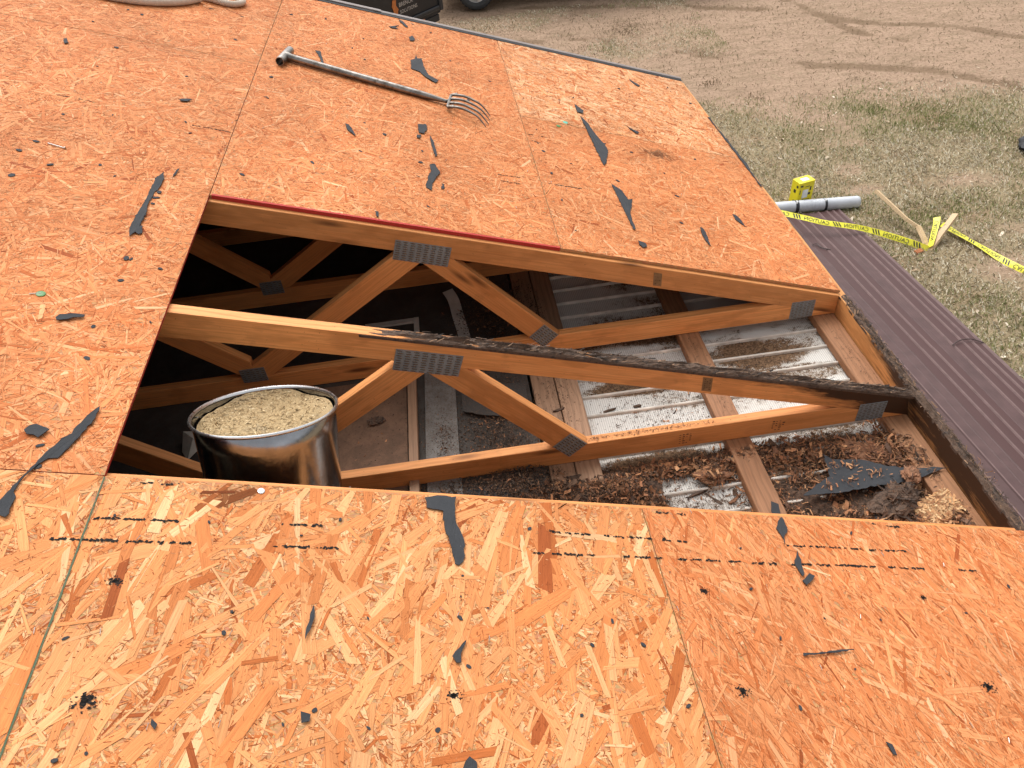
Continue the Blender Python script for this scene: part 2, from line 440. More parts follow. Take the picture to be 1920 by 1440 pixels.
def panel(x0, x1, y0, y1, style, label=None, edge=None, blotch=None, inv=False):
    g = Geo(); x0 += G; x1 -= G; y0 += G; y1 -= G
    v = [RP(x, y, h) for h in (-0.011, 0.0) for (x, y) in ((x0, y0), (x1, y0), (x1, y1), (x0, y1))]
    v = [p + HP for p in v]
    g.add(v, [(3, 2, 1, 0), (4, 5, 6, 7)]); g.mi = 1 if edge else 0
    g.add(v, [(0, 1, 5, 4), (1, 2, 6, 5), (2, 3, 7, 6), (3, 0, 4, 7)])
    p = g.build('roof_panel', [M_CORE, edge or M_CORE], house)
    if label: p['label'] = label
    if inv: return p
    area = (x1 - x0) / CT * (y1 - y0); S = []
    if style == 'coarse':
        a = dir_ang(1.25, 0.45)
        S.append(strand_set(x0, x1, y0, y1, int(6500 * area), (.02, .08), (.004, .013), rnd_ang, (4, 4, 4, 3, 1.5, .6, 2), .0001, .0004, (1.0, 1.06, 1.02), blotch))
        S.append(strand_set(x0, x1, y0, y1, int(6000 * area), (.006, .022), (.0015, .004), rnd_ang, (3, 3, 2, 2, 3, 3, 4), .0003, .0006, (1.0, 1.06, 1.02), blotch))
        S.append(strand_set(x0, x1, y0, y1, int(420 * area), (.08, .20), (.016, .042), a, (3.0, 5.0, 4.8, 2.6, .8, .2, .6), .0005, .0011, (1.0, 1.07, 1.03), blotch))
        S.append(strand_set(x0, x1, y0, y1, int(200 * area), (.05, .12), (.007, .018), rnd_ang, (3, 4, 3.5, 2.2, 1.0, .3, .7), .0007, .0013, (1.0, 1.07, 1.03), blotch))
        S.append(strand_set(x0, x1, y0, y1, int(4500 * area), (.003, .012), (.0007, .002), rnd_ang, (1, 1, 1, 2, 3, 6, 2), .0011, .0015))
    elif style == 'pale':
        S.append(strand_set(x0, x1, y0, y1, int(5200 * area), (.03, .10), (.006, .018), rnd_ang, (5, 4, 3, 2, .7, .4, 4), .0001, .0004, (1.04, 1.12, 1.18), blotch))
        S.append(strand_set(x0, x1, y0, y1, int(650 * area), (.05, .15), (.012, .034), dir_ang(2.4, .8), (5, 4, 2.5, 1.5, .5, .2, 3), .0004, .0011, (1.04, 1.12, 1.18), blotch))
        S.append(strand_set(x0, x1, y0, y1, int(1700 * area), (.02, .08), (.003, .011), rnd_ang, (4, 4, 3, 2, 1.5, 1.5, 4), .0007, .0013, (1.03, 1.08, 1.1)))
        S.append(strand_set(x0, x1, y0, y1, int(3000 * area), (.006, .03), (.0012, .003), rnd_ang, (1, 2, 2, 2, 3, 4, 1), .0011, .0015))
    else:
        a = rnd_ang if style == 'fine' else dir_ang(1.9, 0.55)
        w_ = (2.0, 5, 6, 3.5, .8, .15, .25) if style == 'fine' else (1.2, 4, 6.5, 4, 1.1, .2, .2)
        S.append(strand_set(x0, x1, y0, y1, int(5600 * area), (.03, .10), (.005, .014), a, w_, .0001, .0005, blotch=blotch))
        S.append(strand_set(x0, x1, y0, y1, int(1900 * area), (.05, .15), (.006, .019), a, w_, .0004, .0010, blotch=blotch))
        S.append(strand_set(x0, x1, y0, y1, int(2200 * area), (.02, .08), (.002, .007), a, w_, .0007, .0012, blotch=blotch))
        S.append(strand_set(x0, x1, y0, y1, int(2000 * area), (.008, .04), (.0008, .0018), a, (1, 2, 2, 3, 4, 4, 1), .001, .0014, blotch=blotch))
    V = np.concatenate([q[0] for q in S]); V[:, 2] += -GZ
    o = mobj('strand_layer', V, np.arange(len(V)).reshape(-1, 4), M_STRAND, p, col=np.concatenate([q[1] for q in S]),
             uvs={'grain': np.concatenate([q[2] for q in S]), 'edge': np.concatenate([q[3] for q in S])})
    o['kind'] = 'stuff'
    return p

panel(LX - 1.156, LX, 0, 2.438, 'fine', edge=M_RED)
panel(LX - 1.156, LX, 2.438, RAKE_Y, 'fine')
panel(RIDGE_X, LX - 1.156, 0, 2.438, 'fine'); panel(RIDGE_X, LX - 1.156, 2.438, RAKE_Y, 'fine', inv=True)
P_FAR = panel(LX, MX, SPAN, RAKE_Y, 'fine', 'orange sheathing sheet with a red painted edge over the hole')
panel(MX, 0.012, SPAN, 2.438, 'fine', 'orange far sheathing sheet with a dark scuff by the eave', blotch=stain)
panel(MX, 0.012, 2.438, RAKE_Y, 'pale', 'pale sheathing sheet of large flakes at the far roof corner')
P_NEAR = panel(LX, MX, -2.438, 0, 'coarse', 'near sheathing sheet of large mixed flakes', blotch=stain2)
panel(MX, 0.012, -2.438, 0, 'dir', 'near right sheathing sheet of fine streaky flakes')
panel(LX - 1.156, LX, -2.438, 0, 'coarse')
panel(RIDGE_X, LX - 1.156, -2.438, 0, 'fine', inv=True)
for (a, b) in ((RIDGE_X, LX), (LX, MX), (MX, 0.012)): panel(a, b, NEAR_Y, -2.438, 'fine', inv=True)
# the other slope, out of sight
g = Geo()
v = [Vector((2 * RIDGE_X - x, y, -T * x + h - GZ)) for h in (-0.012, 0) for (x, y) in ((RIDGE_X, NEAR_Y), (0, NEAR_Y), (0, RAKE_Y), (RIDGE_X, RAKE_Y))]
g.add(v, [(0, 1, 2, 3), (7, 6, 5, 4), (4, 5, 1, 0), (5, 6, 2, 1), (6, 7, 3, 2), (7, 4, 0, 3)]).build('roof_panel', M_CORE, house)

# painted edges and residue on panels
def ragged_strip(name, pts, mat, parent, h=0.0016):
    """closed polygon(s) lying on the roof"""
    g = Geo()
    for poly in pts:
        n = len(poly); g.add([RP(x, y, h) + HP for x, y in poly], [tuple(range(n))])
    return tag(g.build(name, mat, parent), kind='stuff')
# red edge: face of the panel edge plus a little overspray on top
g = Geo(); n = 90; xs = np.linspace(LX + .006, MX - .004, n)
v = []
for i, x in enumerate(xs):
    j = .0018 * noise.noise((x * 60, 3, 0))
    v += [RP(x, SPAN - .0012 + G, -.0130 + abs(j)) + HP, RP(x, SPAN - .0012 + G, .0016) + HP, RP(x, SPAN + .010 + j * 2.2, .0017) + HP]
g.add(v, [q for i in range(n - 1) for q in ((3 * i, 3 * i + 3, 3 * i + 4, 3 * i + 1), (3 * i + 1, 3 * i + 4, 3 * i + 5, 3 * i + 2))]).build('painted_edge', M_RED, P_FAR)
g = Geo(); n = 80; v = []
for i in range(n):
    y = -.004 - i * .0085; k = .0002 + .0022 * abs(noise.noise((y * 40, 1, 5)))
    v += [RP(LX + .0004 - G, y, .0017) + HP, RP(LX + .0016 + k, y, .0017) + HP]
g.add(v, [(2 * i, 2 * i + 2, 2 * i + 3, 2 * i + 1) for i in range(n - 1)]).build('painted_edge', M_GREEN, P_NEAR)
BLOTS = [(-2.261, -0.255, 0.0143), (-2.251, -0.485, 0.0195), (-1.655, -0.482, 0.0143), (-2.054, -0.316, 0.0065), (-1.072, -0.239, 0.0117), (-1.066, -0.478, 0.0156), (-0.447, -0.474, 0.0182), (-0.481, -0.239, 0.0104), (-1.408, -0.088, 0.0065), (-1.129, -0.094, 0.0065)]
STREAKS = [(-2.342, -0.111, -2.171, -0.109), (-1.987, -0.106, -1.905, -0.103), (-2.401, -0.165, -2.137, -0.163), (-1.996, -0.162, -1.87, -0.16), (-1.405, -0.09, -1.231, -0.096), (-1.224, -0.094, -1.069, -0.1), (-0.8, -0.098, -0.684, -0.096), (-0.681, -0.096, -0.582, -0.097), (-0.559, -0.098, -0.448, -0.096), (-1.458, -0.152, -1.302, -0.152), (-1.264, -0.151, -0.947, -0.153), (-0.919, -0.155, -0.595, -0.15), (-0.587, -0.151, -0.422, -0.151), (-0.334, -0.149, -0.259, -0.151), (-2.271, -0.015, -2.196, -0.014), (-1.149, -0.013, -1.05, -0.015), (-0.503, -0.009, -0.406, -0.017), (-1.15, 2.228, -1.063, 2.228), (-1.144, 2.156, -1.08, 2.154), (-1.358, 1.742, -1.252, 1.751), (-1.335, 1.69, -1.26, 1.692), (-1.137, 1.743, -0.968, 1.748), (-2.925, 1.766, -2.813, 1.761), (-2.479, 1.711, -2.35, 1.708)]
def streak(x0, y0, x1, y1):
    polys = []; n = max(6, int(abs(x1 - x0) / .0035))
    for i in range(n):
        if noise.noise((x0 * 9 + i * .22, y0 * 50, 2)) < -.12: continue
        x = x0 + (x1 - x0) * (i + random.uniform(-.5, .5)) / n; y = y0 + (y1 - y0) * i / n + random.gauss(0, .0011)
        a = random.uniform(.002, .0048); b = random.uniform(.0016, .0066)
        polys.append([(x - a, y - b * random.uniform(.2, .6)), (x + a * .6, y - b * .7), (x + a, y + b * random.uniform(0, .5)), (x - a * .3, y + b * .6)])
    return polys
def blot(x, y, r):
    polys = []
    r *= 1.05
    for i in range(90):
        d = abs(random.gauss(0, r * .75)); t = random.uniform(0, 6.283); cx, cy = x + d * math.cos(t), y + d * math.sin(t) * .8
        s = r * random.uniform(.05, .34) * max(.25, 1 - d / (2 * r)); k = random.uniform(0, 3.1)
        polys.append([(cx + s * f * math.cos(k + q), cy + s * f * .7 * math.sin(k + q)) for q, f in ((0, 1.3), (1.2, .6), (2.3, 1), (3.6, .8), (5, .7))])
    return polys
def panel_at(x, y):
    if y > 0: return P_FAR
    return P_NEAR
for s_ in STREAKS: ragged_strip('tar_streak', streak(*s_), M_TAR, panel_at(s_[0], s_[1]))
for b_ in BLOTS: ragged_strip('tar_blot', blot(*b_), M_TAR, panel_at(b_[0], b_[1]))

# --- rake trim along the far gable, two lengths
M_TRIM = m_plain('rake_trim_metal', (0.24, 0.20, 0.185), 0.55, 0.0, 0.12, 8)
M_BLACK = m_plain('flat_black', (0.012, 0.012, 0.013), 0.8)
for (a, b, dh) in ((RIDGE_X, -1.83, 0.004), (-1.87, 0.02, 0.0)):
    g = Geo()
    sec = [(0.002, -.06), (0.002, .006 + dh), (0.016, .010 + dh), (0.020, .010 + dh), (0.022, .006 + dh), (0.022, -.06)]
    v = [RP(x, RAKE_Y + p, h) + HP for x in (a, b) for p, h in sec]
    g.add(v, [(i, i + 1, 7 + i, 6 + i) for i in range(5)] + [(0, 5, 11, 6), (5, 4, 3, 2, 1, 0), (6, 7, 8, 9, 10, 11)])
    g.build('rake_trim', M_TRIM, house)
    g = Geo(); v = [RP(x, RAKE_Y + p, h) + HP for x in (a, b) for p, h in ((-.030, .0016), (-.030, .0035), (.0015, .004), (.0015, .0016))]
    g.add(v, [(0, 1, 5, 4), (1, 2, 6, 5), (2, 3, 7, 6), (3, 0, 4, 7), (3, 2, 1, 0), (4, 5, 6, 7)]).build('trim_black_strip', M_BLACK, house)  # flat black strip between sheathing and trim

# --- trusses
def clip(poly, f):
    out = []; n = len(poly)
    for i in range(n):
        a, b = poly[i], poly[(i + 1) % n]; fa, fb = f(a), f(b)
        if fa >= 0: out.append(a)
        if (fa >= 0) != (fb >= 0):
            t = fa / (fa - fb); out.append((a[0] + (b[0] - a[0]) * t, a[1] + (b[1] - a[1]) * t))
    return out
TOPU = lambda x: -T * x - 0.0135          # top edge of the top chord
TOPL = lambda x: -T * x - 0.1075          # its lower edge
BT, BB = -0.015, -0.104                   # bottom chord
def member(name, p0, p1, polygon, th, parent, mat=None, rot=None, n=24):
    """a board: polygon in truss coordinates, local x along p0-p1, cut into slices so wear can vary"""
    d = Vector((p1[0] - p0[0], 0, p1[1] - p0[1])); L = d.length; d /= L; up = Vector((-d.z, 0, d.x))
    loc = [((p[0] - p0[0]) * d.x + (p[1] - p0[1]) * d.z, (p[0] - p0[0]) * up.x + (p[1] - p0[1]) * up.z) for p in polygon]
    us = [p[0] for p in loc]; u0, u1 = min(us), max(us); g = Geo(); slices = []
    for i in range(n):
        a, b = u0 + (u1 - u0) * i / n, u0 + (u1 - u0) * (i + 1) / n
        q = clip(clip(loc, lambda p: p[0] - a), lambda p: b - p[0])
        if len(q) >= 3: slices.append(q)
    ch = .0016; V = []; F = []
    q = loc; m = len(q)                                   # one solid with softened long edges
    cx = sum(p[0] for p in q) / m; cz = sum(p[1] for p in q) / m
    if rot is None:
        ins = []
        for (u, w_) in q:
            ins.append((u, w_ + (ch if w_ < cz else -ch)))
        for y, ring in ((-th / 2, ins), (-th / 2 + ch, q), (th / 2 - ch, q), (th / 2, ins)): V += [(u, y, w_) for u, w_ in ring]
        F.append(tuple(range(m))[::-1] if False else tuple(range(m)))
        for r in range(3):
            for i in range(m): F.append((r * m + i, r * m + (i + 1) % m, (r + 1) * m + (i + 1) % m, (r + 1) * m + i))
        F.append(tuple(range(4 * m - 1, 3 * m - 1, -1)))
        o = mobj(name, V, F, mat or M_WOOD, parent)
    else:                                                 # sliced: rectangle-like members only
        us = np.linspace(u0, u1, 70); R_ = []
        for u in us:
            q1 = clip(loc, lambda p: p[0] - (u - 1e-4)); q1 = clip(q1, lambda p: (u + 1e-4) - p[0])
            zs = [p[1] for p in q1] or [0]; lo, hi = min(zs), max(zs)
            for k in range(6):
                w_ = lo + (hi - lo) * k / 5
                for y in (-th / 2, th / 2): V.append((u, y, w_)); R_.append(rot((p0[0] + d.x * u + up.x * w_), k / 5))
        for i in range(69):
            b0, b1 = i * 12, (i + 1) * 12
            for k in range(5):
                F += [(b0 + 2 * k, b1 + 2 * k, b1 + 2 * k + 2, b0 + 2 * k + 2), (b0 + 2 * k + 1, b0 + 2 * k + 3, b1 + 2 * k + 3, b1 + 2 * k + 1)]
            F += [(b0, b0 + 1, b1 + 1, b1), (b0 + 10, b1 + 10, b1 + 11, b0 + 11)]
        F += [(0, 2, 4, 6, 8, 10, 11, 9, 7, 5, 3, 1), tuple(69 * 12 + k for k in (1, 3, 5, 7, 9, 11, 10, 8, 6, 4, 2, 0))]
        o = mobj(name, V, F, mat or M_WOOD, parent, fattr={'rot': R_})
    o.matrix_local = Matrix(((d.x, 0, up.x, p0[0]), (0, 1, 0, 0), (d.z, 0, up.z, p0[1]), (0, 0, 0, 1)))
    return o
def web_poly(a, b, w_=0.087):
    d = Vector((b[0] - a[0], b[1] - a[1])).normalized(); n = Vector((-d.y, d.x)) * w_ / 2; e = d * .09
    return [(a[0] - e.x - n.x, a[1] - e.y - n.y), (b[0] + e.x - n.x, b[1] + e.y - n.y), (b[0] + e.x + n.x, b[1] + e.y + n.y), (a[0] - e.x + n.x, a[1] - e.y + n.y)]
def plate(parent, c, ang, lx, lz, th=.038, ncol=7, nrow=9):
    """toothed connector plate: flat sheet with punched slots and raised lips"""
    g = Geo(); y = -th / 2 - .0012
    ca, sa = math.cos(ang), math.sin(ang)
    def P(u, v, yy): return (c[0] + ca * u - sa * v, yy, c[1] + sa * u + ca * v)
    hx, hz = lx / 2, lz / 2
    g.add([P(u, v, yy) for yy in (y - .001, y + .0010) for u, v in ((-hx, -hz), (hx, -hz), (hx, hz), (-hx, hz))], [(0, 1, 2, 3), (7, 6, 5, 4), (0, 4, 5, 1), (1, 5, 6, 2), (2, 6, 7, 3), (3, 7, 4, 0)])
    for i in range(ncol):
        for j in range(nrow):
            u = -hx + lx * (i + .5) / ncol + (.0015 if j % 2 else -.0015); v = -hz + lz * (j + .5) / nrow
            a, b = lx / ncol * .30, lz / nrow * .20
            g.mi = 1; g.add([P(u - a, v - b, y - .0016), P(u + a, v - b, y - .0016), P(u + a, v + b * .5, y - .0016), P(u - a, v + b * .5, y - .0016)], [(0, 1, 2, 3)])
            g.mi = 2; g.add([P(u - a, v + b * .5, y - .0016), P(u + a, v + b * .5, y - .0016), P(u + a * .8, v + b * 1.9, y - .0036), P(u - a * .8, v + b * 1.9, y - .0036)], [(0, 1, 2, 3)])
            g.mi = 0
    return g.build('truss_plate', [M_PLATE, M_HOLE, M_LIP], parent)
def truss(y, rotten=False, mat=None):
    t = empty('roof_truss', (0, y, -GZ), house)
    t['label'] = 'truss with a blackened rotten top chord across the open hole' if rotten else 'timber roof truss'
    R0 = RIDGE_X + .02
    rf = (lambda x, k: max(0, min(1, (x + .95) / .75)) * (.25 + .35 * k) + max(0, min(1, (x + .42) / .36)) * .7 + (.62 * k ** 4 if x > -1.75 else 0)) if rotten else None
    member('top_chord', (R0, TOPL(R0)), (0, TOPL(0)), [(R0, TOPL(R0)), (-.002, TOPL(-.002)), (-.002, TOPU(-.002)), (R0, TOPU(R0))], .038, t, mat, rf)
    member('bottom_chord', (R0 * 2, BB), (0, BB), [(R0 * 2 + .05, BB), (-.006, BB), (-.006, TOPL(-.006) - .0008 if TOPL(-.006) > BB + .002 else BB + .002), (-(BT + .1083) / T, BT), (R0 * 2 + .05, BT)], .0375, t, mat)
    NX = -1.692
    for (a, b, side) in (((-1.63, .42), (-1.25, -.01), 1), ((-1.745, .44), (-2.38, .03), -1), ((-3.52, 1.05), (-2.476, .042), 0)):
        q = web_poly(a, b)
        q = clip(q, lambda p: TOPL(p[0]) - .0008 - p[1]); q = clip(q, lambda p: p[1] - BT - .0008)
        if side == 1: q = clip(q, lambda p: p[0] - NX - .0008)
        if side == -1: q = clip(q, lambda p: NX - .0008 - p[0]); q = clip(q, lambda p: p[0] + 2.4375)
        if side == 0: q = clip(q, lambda p: -2.439 - p[0])
        member('web', a, b, q, .0365, t, mat)
    plate(t, (-1.68, .462), -TH, .205, .083, ncol=8, nrow=9)
    plate(t, (-1.252, -.008), -.86, .085, .085, ncol=4, nrow=8)
    plate(t, (-2.445, -.003), 0.0, .10, .07, ncol=5, nrow=7)
    plate(t, (-.152, -.058), 0.0, .10, .085, ncol=6, nrow=10)
    return t
TY = [0, .6096, 1.2192, 1.8288, 2.438, 3.047, 3.52]
T0 = truss(0); T2 = truss(.6096, True); T1 = truss(1.2192)
for y in TY[3:]: truss(y)
for k in range(1, 9): truss(-.6096 * k)

# printed grade stamps: a brown sticker on two top chords, dark print on bottom chords
M_STK = m_plain('brown_stamp', (0.24, 0.125, 0.05), 0.7, 0, .2, 60)
M_INK = m_plain('stamp_ink', (0.07, 0.03, 0.015), 0.7)
def stamp_dashes(g, x, z, w_, h_, y, slope, nx, nz):
    for i in range(nx):
        for j in range(nz):
            if random.random() < .25: continue
            a = x + w_ * (i + .2) / nx; b = z + h_ * (j + .25) / nz; q = w_ / nx * random.uniform(.35, .75); r = h_ / nz * random.uniform(.18, .5)
            g.add([(a, y, b - slope * (a - x)), (a + q, y, b - slope * (a + q - x)), (a + q, y, b + r - slope * (a + q - x)), (a, y, b + r - slope * (a - x))], [(0, 1, 2, 3)])
for tr, x in ((T1, -.805), (T2, -.80)):
    g = Geo(); y = -.0202; zc = TOPL(x) + .012
    g.add([(x, y, zc - T * 0), (x + .034, y, zc - T * .034), (x + .034, y, zc + .062 - T * .034), (x, y, zc + .062)], [(0, 1, 2, 3)]); st = g.build('grade_stamp', M_STK, tr)
    g = Geo(); stamp_dashes(g, x + .004, zc + .006, .026, .05, y - .0012, T, 3, 6); g.build('stamp_print', M_INK, st)
for x in (-.86, -.52):
    g = Geo(); stamp_dashes(g, x, BB + .016, .05, .055, -.0202, 0, 4, 5); g.build('stamp_print', M_INK, T2)

# rotten top edge of the middle truss: splintered dark crust
def crust(name, path, wid, hgt, mat, parent, n=220, m=9, seed=0):
    V = []
    for i in range(n):
        t = i / (n - 1); p = path(t); f = min(1, t / .12) * min(1, (1 - t) / .02 + .4)
        for j in range(m):
            v = j / (m - 1) - .5
            rough = noise.fractal((p.x * 14 + seed, v * 5 + p.y * 14, seed), 1, 2, 5) * .9 + noise.noise((p.x * 4, p.y * 4, v * 26 + seed)) * .7
            k = hgt * f * (.55 + .9 * rough) * (1 - (2 * abs(v)) ** 4 * .9)
            V.append(p + Vector(wid) * (v * (1 + .10 * noise.noise((p.x * 30, p.y * 30, seed)))) + Vector((0, 0, 1)) * k)
    F = [(i * m + j, i * m + j + 1, (i + 1) * m + j + 1, (i + 1) * m + j) for i in range(n - 1) for j in range(m - 1)]
    b = len(V)
    for i in range(n):
        p = path(i / (n - 1))
        V += [p + Vector(wid) * -.5 + Vector((0, 0, -.01)), p + Vector(wid) * .5 + Vector((0, 0, -.01))]
    F += [(i * m, (i + 1) * m, b + 2 * i + 2, b + 2 * i) for i in range(n - 1)] + [((i + 1) * m - 1, b + 2 * i + 1, b + 2 * i + 3, (i + 2) * m - 1) for i in range(n - 1)]
    return mobj(name, V, F, mat, parent, smooth=False)
crust('rotten_crust', lambda t: Vector((-1.86 + 1.86 * t, 0, TOPU(-1.86 + 1.86 * t) - .002)), (0, .042, 0), .014, M_ROT, T2, 300, 11)

def splinters(name, adir, n, P, size, parent):
    v, f, c = chips(n, P, size, (.05, .25), [(.05, .03, .02), (.09, .05, .03), (.16, .09, .05), (.26, .15, .085), (.03, .02, .015)], updir=.3, bend=.05, adir=adir)
    return tag(mobj(name, v, f, M_CHIP, parent, col=c), kind='stuff')
def _pc(i):
    x = -1.75 + 1.74 * random.random() ** .8; return Vector((x, random.uniform(-.019, .019), TOPU(x) + random.uniform(.002, .009)))
splinters('rot_splinters', (0.0, .18), 900, _pc, (.005, .035), T2)
# --- fascia (rim board) at the eave, rotten towards the near end
def rimrot(y, k): return max(0, min(1, (1.05 - y) / .45)) * (.55 + .35 * k) + (.35 * k ** 3 if y < 1.3 else 0)
V = []; F = []; RR = []
ys = np.linspace(NEAR_Y, RAKE_Y, 160)
for y in ys:
    for (x, z, k) in ((.001, -.145, 0), (.001, -.10, .3), (.001, -.05, .7), (.001, -.017, 1), (.039, -.029, 1), (.039, -.145, 0)):
        V.append((x, y, z - GZ)); RR.append(rimrot(y, k))
for i in range(159):
    F += [(6 * i + k, 6 * i + (k + 1) % 6, 6 * i + 6 + (k + 1) % 6, 6 * i + 6 + k) for k in range(6)]
F += [(0, 1, 2, 3, 4, 5)[::-1], tuple(159 * 6 + k for k in range(6))]
fo = mobj('fascia_board', V, F, M_WOOD_Y, house, fattr={'rot': RR})
fo['label'] = 'fascia board, rotten black where the middle truss meets it'
crust('rotten_crust', lambda t: Vector((.021, -.02 + 1.24 * (1 - t), -.024 - GZ)), (.040, 0, -.01), .017, M_ROT, fo, 240, 9, 4)
def _pf(i): return Vector((random.uniform(.0, .042), 1.3 * random.random() - .1, -.022 - GZ + random.uniform(0, .012)))
splinters('rot_splinters', (1.5708, .5), 1700, _pf, (.004, .028), fo)
# dark gap flashing outside the fascia
g = Geo(); g.box((.0415, (NEAR_Y + RAKE_Y) / 2, -.095 - GZ), (.002, RAKE_Y - NEAR_Y, .11)); g.build('drip_flashing', m_plain('drip_edge', (.05, .03, .027), .5), house)

# --- furring boards under the bottom chords
def fboard(x0, x1, y0, y1, mat, rot=None, zt=BB - .002, th=.038):
    o = empty
    g = Geo(); g.box((0, 0, 0), (y1 - y0, x1 - x0, th), ch=.003); b = g.build('furring_board', mat, house)
    b.matrix_local = Matrix(((0, 1, 0, (x0 + x1) / 2), (1, 0, 0, (y0 + y1) / 2), (0, 0, 1, zt - th / 2 - GZ), (0, 0, 0, 1)))
    return b
fboard(-.095, -.003, NEAR_Y + .1, RAKE_Y - .1, M_WOOD_OLD)
fboard(-.68, -.59, NEAR_Y + .1, RAKE_Y - .1, M_WOOD_OLD)
fboard(-1.333, -1.242, NEAR_Y + .1, RAKE_Y - .1, M_WOOD_DIRTY)
fboard(-1.238, -1.149, NEAR_Y + .1, RAKE_Y - .1, M_WOOD_DIRTY)

# --- white soffit panels with a raised bead each
SZ = BB - .002 - .038 - .006
def soffit(y0, y1):
    g = Geo()
    sec = [(y0, SZ), (y1 - .016, SZ), (y1 - .014, SZ + .010), (y1 - .010, SZ + .013), (y1 - .005, SZ + .010), (y1 - .0035, SZ + .001), (y1 - .0004, SZ + .001)]
    xs = np.linspace(-1.17, -.002, 3); v = [(x, y, z - GZ + .0015 * math.sin(x * 5 + y * 40)) for x in xs for y, z in sec]; m = len(sec)
    for i in range(len(xs) - 1):
        for k in range(m - 1):
            g.mi = 0 if k == 0 else 1
            g.add([v[i * m + k], v[i * m + m + k], v[i * m + m + k + 1], v[i * m + k + 1]], [(0, 1, 2, 3)])
    return g.build('soffit_panel', [M_SOFFIT, M_RIB], house)
y = .425 - .105 * 6
while y < RAKE_Y - .12: soffit(y + .0035, y + .1085); y += .105
y = .425 - .105 * 6
while y > NEAR_Y + .3: soffit(y - .1015, y + .0035); y -= .105

# --- attic ceiling and walls
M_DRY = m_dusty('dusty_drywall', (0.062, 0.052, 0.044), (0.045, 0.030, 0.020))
M_SIDING = m_plain('wall_siding', (0.42, 0.38, 0.33), 0.7, 0, .1, 6)
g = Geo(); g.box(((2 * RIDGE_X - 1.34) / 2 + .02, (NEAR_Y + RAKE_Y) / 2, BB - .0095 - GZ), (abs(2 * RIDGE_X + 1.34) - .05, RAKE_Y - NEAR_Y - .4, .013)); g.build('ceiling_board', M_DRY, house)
def wall(x0, x1, y0, y1, z0, z1): g = Geo(); g.box(((x0 + x1) / 2, (y0 + y1) / 2, (z0 + z1) / 2 - GZ), (x1 - x0, y1 - y0, z1 - z0)); return g.build('wall', M_SIDING, house)
wall(-1.33, -1.20, NEAR_Y + .2, RAKE_Y - .2, GZ, BB - .045); wall(2 * RIDGE_X + 1.2, 2 * RIDGE_X + 1.33, NEAR_Y + .2, RAKE_Y - .2, GZ, BB - .045)
wall(2 * RIDGE_X + 1.34, -1.34, RAKE_Y - .33, RAKE_Y - .2, GZ, BB - .045); wall(2 * RIDGE_X + 1.34, -1.34, NEAR_Y + .2, NEAR_Y + .33, GZ, BB - .045)
for yy in (RAKE_Y - .02, NEAR_Y + .02):
    g = Geo(); R2 = 2 * RIDGE_X
    g.prism([(R2 + .05, BB - .05), (-.05, BB - .05), (-.05, -.015), (RIDGE_X, -T * RIDGE_X - .016), (R2 + .05, -.015)], lambda a, b, d: (a, d, b - GZ), yy - .008, yy + .008); g.build('gable_wall', M_SIDING, house)
